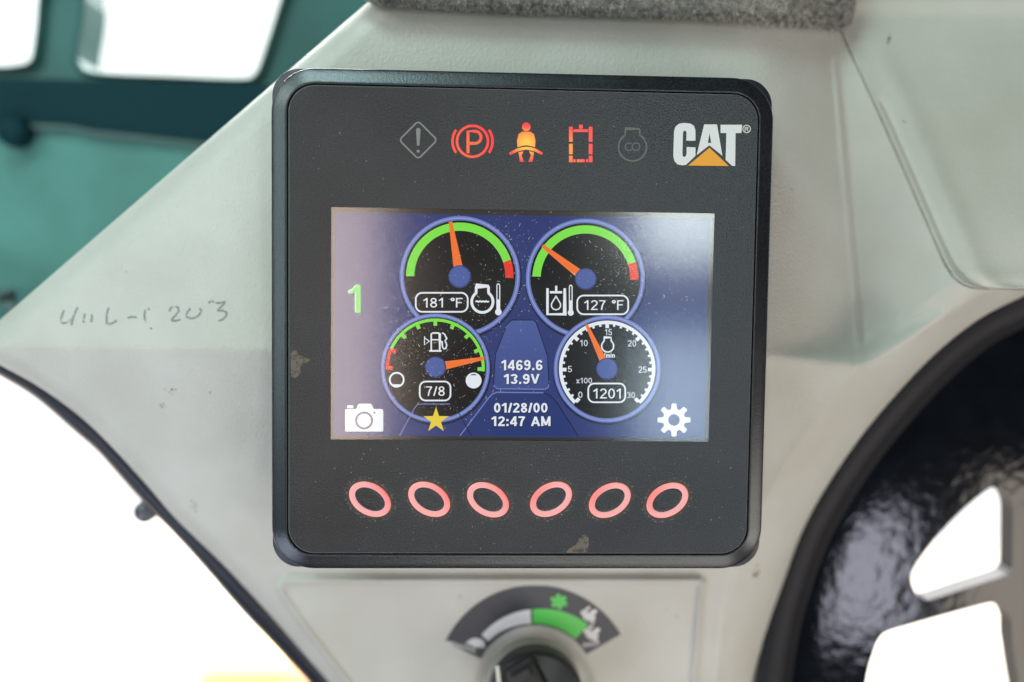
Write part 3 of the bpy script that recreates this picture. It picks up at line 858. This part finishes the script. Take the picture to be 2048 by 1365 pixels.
Flat().poly(one).build('numeral', lay(4), M['e_1'], screen)

# warning symbols printed in the film, three of them lit
def c1(x, y): return (780 + x / 2.695, 210 + y / 2.695)
def rnd_diamond(c, r, k=6):
    out = []
    for i in range(4):
        a = math.radians(90 * i); p = np.array([c[0] + r * math.cos(a), c[1] - r * math.sin(a)])
        for s in (-1, 0, 1):
            b = math.radians(90 * (i + s)); q_ = np.array([c[0] + r * math.cos(b), c[1] - r * math.sin(b)])
            e = q_ - p; L_ = np.linalg.norm(e)
            out.append(tuple(p + (e / L_ * k if s else (np.array(c) - p) * .07)))
    return out
f = Flat().line(rnd_diamond((836.4, 280.5), 38), 3, True)
f.poly([(832, 260), (834, 256.5), (839, 256.5), (841, 260), (839, 292), (834, 292)]); f.disc((836.3, 302.8), 3.2, 16)
f.build('warning_symbol', -.02, M['grey_print'], mon)['label'] = 'unlit grey diamond with exclamation mark'
W3 = lambda x, y: Wp(x, y, 0)
RED, ORG, YEL = (1.0, .045, .05, 1), (1.0, .15, .05, 1), (1.0, .52, .06, 1)
f = Flat(); c = (945, 283); f.ring(c, 28.5, 33.5, 0, 360); f.ring(c, 37.5, 42.5, 145, 215, 90); f.ring(c, 37.5, 42.5, -35, 35, 90)
f.line([(936, 307), (936, 263), (950, 263)], 6); f.ring((950, 275), 9.2, 15, -90, 90, 40); f.rect(936, 284.2, 950, 290)
f.build('warning_symbol', -.02, led('parking_brake_light', W3(937, 290), .0085, ORG, RED, 1.05), mon)['label'] = 'lit red parking brake symbol'
f = Flat().disc((1052.5, 254.5), 8.6, 24)
f.poly([(1044, 264), (1061, 264), (1068, 269), (1071, 282), (1070, 295), (1060, 292), (1052, 291), (1044, 292), (1035, 295), (1034, 282), (1037, 269)])
f.poly([(1034, 297.5), (1044, 294.8), (1052, 294), (1061, 294.8), (1071, 297.5), (1086, 306), (1084, 310.5), (1069, 303), (1052, 299.5), (1036, 303), (1020, 310.5), (1018, 306)])
f.poly([(1037, 305), (1047, 303), (1043, 311), (1048, 324), (1040, 324)]); f.poly([(1058, 303), (1068, 305), (1065, 324), (1057, 324), (1062, 311)])
f.build('warning_symbol', -.02, led('seat_belt_light', W3(1053, 288), .0072, YEL, RED, 1.1), mon)['label'] = 'lit seat belt symbol, yellow at its centre'
f = Flat()
for r_ in ((1138, 254, 1145.5, 284), (1138, 288, 1145.5, 309), (1138, 312, 1145.5, 325), (1177.5, 254, 1185, 284), (1177.5, 288, 1185, 309), (1177.5, 312, 1185, 325),
           (1147, 319, 1151, 325), (1153.5, 319, 1169.5, 325), (1172, 319, 1176, 325), (1147, 259, 1176, 264.5), (1158, 250, 1165.5, 258)):
    f.rect(*r_)
f.build('warning_symbol', -.02, led('hydraulic_light', W3(1141, 298), .0075, (1, .33, .06, 1), (1.0, .09, .075, 1), 1.0), mon)['label'] = 'lit red hydraulic tank symbol'
f = Flat(); engine(f, (1265, 294.6), 29.5, 3.2, 1265, 256.5, 32)
f.ring((1258, 294), 6.5, 8.7, 50, 310, 30); f.ring((1272, 294), 6.5, 8.7, 0, 360, 30)
f.build('warning_symbol', -.02, M['dim_print'], mon)['label'] = 'unlit grey engine outline'
# maker's mark
L5 = lambda pts: [(1300 + x / 4.267, 100 + y / 4.267) for x, y in pts]
f = Flat()
C_ = [(388, 776), (388, 690), (376, 650), (345, 630), (290, 624), (245, 632), (215, 660), (205, 700), (199, 905), (208, 950), (235, 978), (270, 986), (308, 982), (388, 905), (388, 833), (312, 830), (312, 885), (306, 908), (290, 915), (279, 905), (277, 880), (281, 710), (288, 692), (303, 690), (312, 705), (310, 776)]
f.poly(L5(C_))
f.poly(L5([(462, 637), (572, 637), (618, 906), (600, 890), (506, 815), (398, 900)]), L5([(508, 712), (522, 795), (494, 795)]))
f.poly(L5([(602, 640), (787, 640), (780, 711), (730, 711), (727, 992), (700, 990), (645, 940), (652, 711), (602, 711)]))
f.ring((1300 + 825 / 4.267, 100 + 676 / 4.267), 6.8, 8.3, 0, 360, 36)
x0, y0 = 1300 + 808 / 4.267, 100 + 655 / 4.267
f.text('R', x0, y0, x0 + 8.2, y0 + 10, .01)
lg = f.build('maker_mark', -.02, M['white_print'], mon); lg['label'] = 'white block letters over an orange triangle'
Flat().poly(L5([(508, 836), (672, 992), (325, 988)])).build('triangle', -.024, M['orange_print'], lg)

# six oval keys with lit rims
def key_mat(c, side):
    m, nt, b = new_mat('key_rim_lit'); L = nt.links.new
    b.inputs['Base Color'].default_value = (.45, .22, .22, 1); b.inputs['Roughness'].default_value = .35
    g = N(nt, 'ShaderNodeNewGeometry'); v = N(nt, 'ShaderNodeVectorMath', operation='DISTANCE')
    v.inputs[1].default_value = c + Vector((.009 * side, 0, .004))
    r = N(nt, 'ShaderNodeMapRange'); r.inputs[1].default_value = .003; r.inputs[2].default_value = .011
    x = N(nt, 'ShaderNodeMix', data_type='RGBA'); x.inputs[6].default_value = (.95, .10, .09, 1); x.inputs[7].default_value = (.90, .36, .35, 1)
    L(g.outputs['Position'], v.inputs[0]); L(v.outputs['Value'], r.inputs[0]); L(r.outputs[0], x.inputs[0]); L(x.outputs[2], b.inputs['Emission Color'])
    b.inputs['Emission Strength'].default_value = .62
    return m
M['key_gap'] = plain('key_gap', (.10, .055, .035), .8)
M['key_dust'] = faded('key_dust', (.40, .39, .37), .34, 1400, .9)
for i, (x, y) in enumerate(((740, 999), (858.4, 999), (976, 1000), (1102, 999), (1219.5, 1001), (1334.7, 1001))):
    th = 30 if i < 3 else -30
    mt = key_mat(W3(x, y), 1 if i < 3 else -1)
    rim_prof = [(45.6, 32.2, -.06), (44.8, 31.4, -.32), (42, 28.8, -.46), (37, 24.4, -.44), (33.4, 21.0, -.26), (32.4, 20, -.05)]
    V = []; F = []; n = 48
    for a, b_, d in rim_prof:
        p = np.array(ell((x, y), a * .985, b_ * .985, th, n)); V += [tuple(v) for v in Warr(U(p[:, 0], p[:, 1], np.full(n, d)))]
    for q_ in range(len(rim_prof) - 1):
        for j in range(n): F.append((q_ * n + j, (q_ + 1) * n + j, (q_ + 1) * n + (j + 1) % n, q_ * n + (j + 1) % n))
    key = obj('key', V, F, mt, mon, True)
    V = []; F = []
    cp = [(33, 20.6, -.05), (32, 19.6, -.22), (20, 12, -.12), (0.01, 0.01, -.08)]
    for a, b_, d in cp:
        p = np.array(ell((x, y), a, b_, th, n)); V += [tuple(v) for v in Warr(U(p[:, 0], p[:, 1], np.full(n, d)))]
    for q_ in range(len(cp) - 1):
        for j in range(n): F.append((q_ * n + j, (q_ + 1) * n + j, (q_ + 1) * n + (j + 1) % n, q_ * n + (j + 1) % n))
    obj('key_cap', V, F, M['film'], key, True)
    Flat().poly(ell((x, y), 48.6, 35.2, th)).build('key_surround', -.03, M['key_gap'], key)
    Flat().poly(ell((x, y), 55, 41, th), ell((x, y), 48, 34.6, th)).build('dust_ring', -.02, M['key_dust'], key)

# wear on the film
sc_ = [(1130, 1107), (1138, 1098), (1152, 1090), (1160, 1075), (1170, 1068), (1177, 1074), (1178, 1088), (1174, 1104), (1160, 1107)]
Flat().poly(sc_).build('scuff_mark', -.02, M['scuff'], mon)
Flat().poly([(581, 702), (592, 700), (596, 710), (612, 716), (622, 720), (610, 727), (600, 735), (602, 748), (590, 757), (582, 752)]).build('scuff_mark', -.02, M['scuff'], mon)
# dust and lint: uncountable flecks
def flecks(n, gen, size, name, d, parent):
    V = []; F = []
    for _ in range(n):
        x, y = gen(); s = random.uniform(*size); a = random.random() * math.pi
        l = s * random.choice((1, 1, 1, 1, 1.4, 2, 4)); w = s * .55
        ca, sa = math.cos(a), math.sin(a); k0 = len(V)
        for u_, v_ in ((-l, -w), (l, -w * .7), (l * .8, w), (-l * .9, w * .8)):
            V.append(Wp(x + u_ * ca - v_ * sa, y + u_ * sa + v_ * ca, d))
        F.append((k0, k0 + 3, k0 + 2, k0 + 1))
    o = obj(name, V, F, M['dust'], parent); o['kind'] = 'stuff'; return o
def gen_screen():
    while True:
        cx, cy, s = random.choice(((760, 500, 45), (790, 660, 40), (860, 720, 45), (950, 640, 45), (900, 800, 60), (1010, 480, 50), (740, 560, 45), (1230, 540, 40), (960, 540, 90), (1050, 640, 160), (1330, 590, 50)))
        x, y = random.gauss(cx, s), random.gauss(cy, s)
        if 672 < x < 1410 and 424 < y < 872: return x, y
flecks(1500, gen_screen, (.3, .8), 'dust', 0.0, mon)
def gen_film():
    while True:
        x, y = random.uniform(590, 1490), random.choice((random.uniform(190, 410), random.uniform(890, 1100), random.uniform(890, 1100)))
        if not (680 < x < 1390 and 955 < y < 1042): return x, y
flecks(200, gen_film, (.25, .6), 'dust', -.015, mon)

# ------------------------------------------------------------------ rotary switch and its sector label
DC = (1070, 1385)
lab = thing('dial_label', 'dark fan shaped label with white and green speed bands above the rotary switch', 'label', Wp(1070, 1330, 46))
M['label_film'] = plain('label_film', (.035, .04, .055), .4)
M['label_white'] = plain('label_white', (.78, .79, .80), .4)
M['label_green'] = plain('label_green', (.10, .62, .10), .4)
cL = (1070, 1370)
def sheet_d(lift): return lambda x, y: base_d(np.asarray(x, float), np.asarray(y, float)) - 2.2 - lift
f = Flat(); 
for r0 in np.linspace(119, 189, 8): f.ring(cL, r0, r0 + 10, 154.5 - max(0, (r0 - 175)) * .06, 30.5, 120)
f.build('backing', sheet_d(.25), M['label_film'], lab)
Flat().ring(cL, (128, 122), (146, 151), 137, 93.5, 160).build('white_band', sheet_d(.40), M['label_white'], lab)
Flat().ring(cL, (122, 122), (151, 161), 92, 48.5, 160).build('green_band', sheet_d(.40), M['label_green'], lab)
f = Flat()
for a in range(0, 360, 60):
    ca, sa = math.cos(math.radians(a + 15)), math.sin(math.radians(a + 15))
    f.poly(ell((1118 + 11 * ca, 1203.5 + 9.5 * sa), 7.5, 4, a + 60, 16)); f.line([(1118, 1203.5), (1118 + 18 * ca, 1203.5 + 15 * sa)], 2.2)
f.ring((1118, 1203.5), 3, 5.5, 0, 360, 24); f.build('fan_symbol', sheet_d(.40), M['label_green'], lab)
def hare(c, s, flip=1):
    f = Flat(); X = lambda x, y: (c[0] + x * s * flip, c[1] + y * s)
    f.poly(ell(X(0, 3), 13 * s, 8.5 * s, 18 * flip)); f.poly(ell(X(-10, -5), 6.5 * s, 5.5 * s, 0)); f.poly(ell(X(-3, -13), 7 * s, 2.8 * s, -38 * flip)); f.poly(ell(X(9, -6), 8 * s, 5 * s, -30 * flip)); f.poly(ell(X(3, 11), 9 * s, 3 * s, 25 * flip))
    return f
hare((1178, 1231), 1.0).build('hare_symbol', sheet_d(.40), M['label_white'], lab)
hare((1184, 1268), 1.0).build('hare_symbol', sheet_d(.40), M['label_white'], lab)
f = Flat(); f.poly(ell((953, 1286), 16, 9, 8)); f.poly(ell((938, 1286), 6, 3, 0)); f.poly(ell((965, 1292), 5, 4, 30)); f.build('tortoise_symbol', sheet_d(.40), M['label_white'], lab)
def tiny_text(x, y, ang, n, step, h):
    """small print too fine to read: rows of letter-like strokes"""
    f = Flat(); ca, sa = math.cos(math.radians(ang)), math.sin(math.radians(ang))
    for i in range(n):
        bx, by = x + i * step * ca, y + i * step * sa
        f.line([(bx, by), (bx - h * sa * -1 * 0 + h * .15, by - h)], 1.5)
        f.line([(bx, by - h * random.choice((0, .5, 1))), (bx + step * .6 * ca, by + step * .6 * sa - h * random.choice((0, .5, 1)))], 1.5)
    return f
tiny_text(897, 1290, 16, 11, 5.2, 8).build('small_print', sheet_d(.40), M['label_white'], lab)
tiny_text(1166, 1295, -8, 7, 5.0, 8).build('small_print', sheet_d(.40), M['label_white'], lab)

kc = U(1072, 1392, 52)
knob = thing('rotary_switch', 'black rotary speed switch with a white pointer line below the fan label', 'knob', W(*U(1072, 1392, 76)))
M['knob'] = plain('knob_black', (.030, .032, .034), .36, bump=(900, .25, .0002), var=.2, vscale=60)
M['knob_collar'] = plain('knob_collar', (.46, .45, .40), .4)
M['pointer'] = plain('pointer_white', (.75, .74, .68), .5)
AX = (0, -1, .10)
lathe('collar', kc, [(22.6, -30), (22.6, -9), (22.2, -8), (21.4, -7.8), (20, -8.5)], M['knob_collar'], knob, 48, AX)
lathe('body', kc, [(21.8, -26), (21.8, 3.0), (21.2, 4.6), (19.6, 5.6), (0.01, 6.2)], M['knob'], knob, 56, AX)
# grip bar across the cap, turned a little anticlockwise
bw = []
def knob_pt(u_, v_, h, ang=-62):
    a = math.radians(ang); ax = Vector(AX).normalized(); ux = Vector((1, 0, 0)); uy = ax.cross(ux) * -1
    if uy.z < 0: uy = -uy
    p = ux * (u_ * math.cos(a) - v_ * math.sin(a)) + uy * (u_ * math.sin(a) + v_ * math.cos(a))
    return W(*kc) + p * MM + ax * h * MM
V = []; F = []
sec = [(-8.5, 4.5), (-6.8, 13), (-5.5, 15.5), (-3.5, 16.4), (3.5, 16.4), (5.5, 15.5), (6.8, 13), (8.5, 4.5)]
stn = [(-19.6, .0), (-18.8, .75), (-17, .93), (-14, 1), (14, 1), (17, .93), (18.8, .75), (19.6, .0)]
for u_, s_ in stn:
    for v_, h in sec: V.append(knob_pt(u_, v_ * (1 if abs(u_) < 17.5 else .82), 4.5 + (h - 4.5) * s_))
k = len(sec)
for i in range(len(stn) - 1):
    for j in range(k - 1): F.append((i * k + j, (i + 1) * k + j, (i + 1) * k + j + 1, i * k + j + 1))
obj('grip', V, F, M['knob'], knob, False)
V = [Wp(x, y, 45.5) for x, y in ((990, 1331), (998, 1331), (1003, 1372), (994, 1372))]
pv = [v + Vector((0, -.001, 0)) for v in V]
obj('pointer_line', V + pv, [(4, 7, 6, 5), (0, 1, 5, 4), (1, 2, 6, 5), (2, 3, 7, 6), (3, 0, 4, 7)], M['pointer'], knob)

# ------------------------------------------------------------------ black bracket below the lip
def c3(pts): return [(1380 + x / 1.883, 640 + y / 1.883) for x, y in pts]
BR_EDGE = ARC_S
hole1 = c3([(1115, 645), (1145, 632), (1185, 645), (1212, 690), (1216, 760), (1213, 920), (1205, 945), (1180, 965), (1050, 1007), (910, 1052), (878, 1050), (850, 1025), (834, 985), (840, 945), (870, 895), (950, 795), (1040, 705)])
hole2 = c3([(740, 1178), (800, 1158), (950, 1115), (1110, 1072), (1145, 1070), (1185, 1090), (1208, 1130), (1212, 1200), (1212, 1640), (640, 1640), (648, 1480), (668, 1340), (690, 1260), (712, 1205)])
br = thing('black_bracket', 'glossy black cast bracket with cut out openings below the console lip', 'bracket', Wp(1850, 1365, 110))
M['cast'] = plain('black_cast', (.004, .006, .010), .10, .5, bump=(130, .22, .0010), var=.3, vscale=80)
M['cast_rim'] = plain('black_rim', (.014, .015, .020), .5, .25)
def bd(x, y):
    s = dist_poly(np.asarray(x, float), np.asarray(y, float), ARC_S)
    return 92 + 4 * np.exp(-s / 30.)
def densify(loop, step=10):
    out = []
    for a, b in zip(loop, loop[1:] + loop[:1]):
        n = max(1, int(math.hypot(b[0] - a[0], b[1] - a[1]) / step))
        out += [(a[0] + (b[0] - a[0]) * t / n, a[1] + (b[1] - a[1]) * t / n) for t in range(n)]
    return out
import bmesh
def smooth_loop(l): 
    P = [np.array(p) for p in l]; n = len(P); out = []
    for i in range(n):
        p0, p1, p2, p3 = P[i - 1], P[i], P[(i + 1) % n], P[(i + 2) % n]
        for t in (0, .25, .5, .75):
            out.append(tuple(.5 * (2 * p1 + (-p0 + p2) * t + (2 * p0 - 5 * p1 + 4 * p2 - p3) * t * t + (-p0 + 3 * p1 - 3 * p2 + p3) * t ** 3)))
    return out
# grid of points clipped by the openings: triangulate with interior points through a constrained mesh
from mathutils.geometry import delaunay_2d_cdt
loops = [[(1500, 1640)] + [(p[0] - 14, p[1] - 8) for p in ARC_S[::-1]] + [(2760, 470), (2760, 1640)], smooth_loop(hole1), smooth_loop(hole2)]
loops[0] = densify(loops[0], 12)
pts = []; faces_in = []
for l in loops:
    faces_in.append(list(range(len(pts), len(pts) + len(l)))); pts += l
arrO = np.array(loops[0]); gx, gy = np.meshgrid(np.arange(1490, 2760, 13.), np.arange(470, 1640, 13.)); gx = gx + rng.uniform(-3, 3, gx.shape); gy = gy + rng.uniform(-3, 3, gy.shape)
gx, gy = gx.ravel(), gy.ravel()
ok = inside(gx, gy, arrO) & ~inside(gx, gy, np.array(loops[1])) & ~inside(gx, gy, np.array(loops[2]))
for l in loops: ok &= dist_poly(gx, gy, np.array(l + l[:1])) > 7
ed = []
for fi in faces_in: ed += [(fi[i], fi[(i + 1) % len(fi)]) for i in range(len(fi))]
allp = pts + list(zip(gx[ok], gy[ok]))
rv, re, rf, ov, oe, of = delaunay_2d_cdt([Vector(p) for p in allp], ed, [], 0, 1e-5)
rv = np.array([tuple(v) for v in rv]); keep = []
tri = np.array([list(t) for t in rf]); cen = rv[tri].mean(1)
okt = inside(cen[:, 0], cen[:, 1], arrO) & ~inside(cen[:, 0], cen[:, 1], np.array(loops[1])) & ~inside(cen[:, 0], cen[:, 1], np.array(loops[2]))
keep = [orient(rv, tuple(t)) for t in tri[okt]]
dd = bd(rv[:, 0], rv[:, 1])
o = obj('plate', Warr(U(rv[:, 0], rv[:, 1], dd)), keep, M['cast'], br, True)
# thickness of the plate in the openings
for l in loops[1:]:
    a = np.array(l); d0 = bd(a[:, 0], a[:, 1]); A = Warr(U(a[:, 0], a[:, 1], d0)); B = A.copy(); B[:, 1] += .012
    n = len(l); obj('opening_wall', np.vstack([A, B]), [(i, (i + 1) % n, n + (i + 1) % n, n + i) for i in range(n)], M['cast_rim'], br, True)
# smooth turned rim along the lip
rimA = [(p[0] - 10, p[1] - 6) for p in ARC_S]
tg = np.gradient(ARC_S, axis=0); tg /= np.linalg.norm(tg, axis=1)[:, None]; nr = np.stack([-tg[:, 1], tg[:, 0]], 1)
nr[nr[:, 0] < 0] *= -1
V = []; F = []; prf = [(-12, 84), (0, 82), (14, 81.5), (34, 83), (50, 87), (58, 94), (60, 104)]
for p, n_ in zip(ARC_S, nr):
    for t, d in prf:
        q_ = p + n_ * t; V.append(Wp(q_[0], q_[1], d))
k = len(prf)
for i in range(len(ARC_S) - 1):
    for j in range(k - 1): F.append((i * k + j, i * k + j + 1, (i + 1) * k + j + 1, (i + 1) * k + j))
obj('turned_rim', V, F, M['cast_rim'], br, True)

# ------------------------------------------------------------------ cab window frame and door lining behind the console
wf = thing('cab_window_frame', 'dark cab window frame, teal haze put into its colour, with a post between two bright panes', 'window frame', Wp(250, 250, 210))
M['frame_haze_teal'] = plain('frame_haze_teal', (.028, .135, .13), .5, var=.25, vscale=12)  # teal cast of lens haze and tinted glass put into the base colour
M['lining'] = plain('door_lining', (.085, .26, .235), .7, var=.35, vscale=9)
M['seal_dark'] = plain('window_seal', (.006, .04, .052), .7, .15)
M['pale_strip'] = plain('pale_strip', (.11, .18, .175), .7)
win1 = smooth_loop([(176, -220), (172, 0), (158, 100), (163, 128), (190, 145), (340, 152), (480, 157), (508, 148), (522, 120), (560, 0), (620, -220)])
win2 = smooth_loop([(-620, -220), (82, -220), (76, 0), (66, 100), (58, 122), (30, 131), (-60, 134), (-620, 134)])
outl = [(-1050, -300), (1000, -300), (1000, 500), (700, 500), (-1050, 290)]
def plate(name, loops, d0, d1, mat, parent, bev=10):
    vs, fs = tess(loops); a = np.array(vs)
    A = Warr(U(a[:, 0], a[:, 1], np.full(len(a), d0))); B = A.copy(); B[:, 1] += (d1 - d0) * MM
    V = np.vstack([A, B]); n = len(a); F = list(fs) + [tuple(reversed([i + n for i in q])) for q in fs]; s = 0
    for l in loops:
        k = len(l); F += [(s + i, s + (i + 1) % k, n + s + (i + 1) % k, n + s + i) for i in range(k)]; s += k
    return obj(name, V, F, mat, parent)
plate('frame', [outl, win1, win2], 235, 270, M['frame_haze_teal'], wf)
for l, nm in ((win1, 'pane'), (win2, 'pane')):
    a = np.array(l); A = Warr(U(a[:, 0], a[:, 1], np.full(len(a), 258)))
    vs, fs = tess([l]); obj(nm, A, fs, M['window_glass'], wf)
    V = []; F = []; k = len(l); ctr = a.mean(0)
    for t, d in ((1.0, 245), (1.0, 231), (1.03, 228), (1.07, 235)):
        q_ = ctr + (a - ctr) * t; V += [tuple(v) for v in Warr(U(q_[:, 0], q_[:, 1], np.full(k, d)))]
    for r_ in range(3): F += [(r_ * k + i, r_ * k + (i + 1) % k, (r_ + 1) * k + (i + 1) % k, (r_ + 1) * k + i) for i in range(k)]
    obj('pane_seal', V, F, M['frame_haze_teal'], wf, True)
plate('sill', [[(-1050, 152), (60, 158), (560, 172), (800, 180), (800, 330), (400, 290), (60, 252), (-1050, 250)]], 220, 245, M['seal_dark'], wf)
band('sill_edge', np.array([(-1050, 246), (0, 246), (200, 262), (430, 288), (700, 320)], float), np.array([(-1050, 256), (0, 257), (200, 274), (430, 298), (700, 330)], float), 6,
     [(0, 222), (.2, 216), (.8, 216), (1, 222)], M['pale_strip'], wf)
lathe('grommet', U(28, 262, 214), [(0, 8), (7, 7.5), (9, 5), (9.5, 0), (9.5, -10)], M['seal_dark'], wf)
dl = thing('door_lining', 'blurred teal door lining panel under the cab window sill', 'door panel', Wp(100, 560, 170))
plate('panel', [[(-1050, 250), (0, 252), (200, 268), (430, 292), (760, 330), (760, 720), (-1050, 720)]], 222, 245, M['lining'], dl)
band('kick_strip', np.array([(-1050, 560), (-60, 575), (0, 588), (40, 610), (120, 660)], float), np.array([(-1050, 590), (-60, 600), (0, 612), (30, 636), (110, 690)], float), 5,
     [(0, 206), (.2, 198), (.8, 198), (1, 206)], M['pale_strip'], dl)

# ------------------------------------------------------------------ the glaring yard outside
M['sky'] = emit('sky_glare', (1.0, 1.0, 1.0), 1.35)
V = []; F = []; nx, nz = 24, 8
for i in range(nx + 1):
    a = math.radians(-75 + 150 * i / nx)
    for j in range(nz + 1):
        V.append((6.0 * math.sin(a), 6.0 * math.cos(a), Z0 - 4 + 9 * j / nz))
for i in range(nx):
    for j in range(nz): F.append((i * (nz + 1) + j, i * (nz + 1) + j + 1, (i + 1) * (nz + 1) + j + 1, (i + 1) * (nz + 1) + j))
o = obj('sky', V, F, M['sky'], None, True); o['kind'] = 'structure'

# sunlit yard, far out of focus beyond the console
area('sunlight_on_yard', (0, 4.0, 2.6), (0, 4.3, -1.5), 5.0, 2.8, 1, (30, 29.5, 28.5))
M['yard'] = plain('yard_sand', (.55, .50, .44), .9, .1, var=.3, vscale=1.2)
o = obj('ground', [(-7, 1.5, Z0 - 1.5), (7, 1.5, Z0 - 1.5), (7, 7, Z0 - 1.5), (-7, 7, Z0 - 1.5)], [(0, 1, 2, 3)], M['yard']); o['kind'] = 'structure'
mc = thing('yard_machine', 'small orange and yellow machine far out of focus on the bright yard', 'machine', Vector((-.72, 3.05, Z0 - 1.5)))
M['mach_orange'] = plain('machine_orange', (.84, .36, .22), .6); M['mach_yellow'] = plain('machine_yellow', (.86, .64, .32), .6)
def bevel_box(name, c, s_, mat, parent, bv=.03):
    bm = bmesh.new(); bmesh.ops.create_cube(bm, size=1)
    for v in bm.verts: v.co = Vector((v.co.x * s_[0] + c[0], v.co.y * s_[1] + c[1], v.co.z * s_[2] + c[2]))
    bmesh.ops.bevel(bm, geom=bm.edges[:], offset=bv, segments=2, affect='EDGES')
    me = bpy.data.meshes.new(name); bm.to_mesh(me); bm.free(); me.materials.append(mat)
    return link(bpy.data.objects.new(name, me), parent)
bevel_box('body', (-.72, 3.15, Z0 - 1.40), (.46, .35, .16), M['mach_yellow'], mc)
bevel_box('hood', (-.54, 3.05, Z0 - 1.42), (.20, .30, .12), M['mach_orange'], mc)
lathe('wheel', (-880, 1450, 3000), [(0, 30), (40, 30), (55, 18), (55, -18), (40, -30)], M['mach_orange'], mc, 24)
lathe('wheel', (-560, 1450, 3000), [(0, 30), (40, 30), (55, 18), (55, -18), (40, -30)], M['mach_orange'], mc, 24)
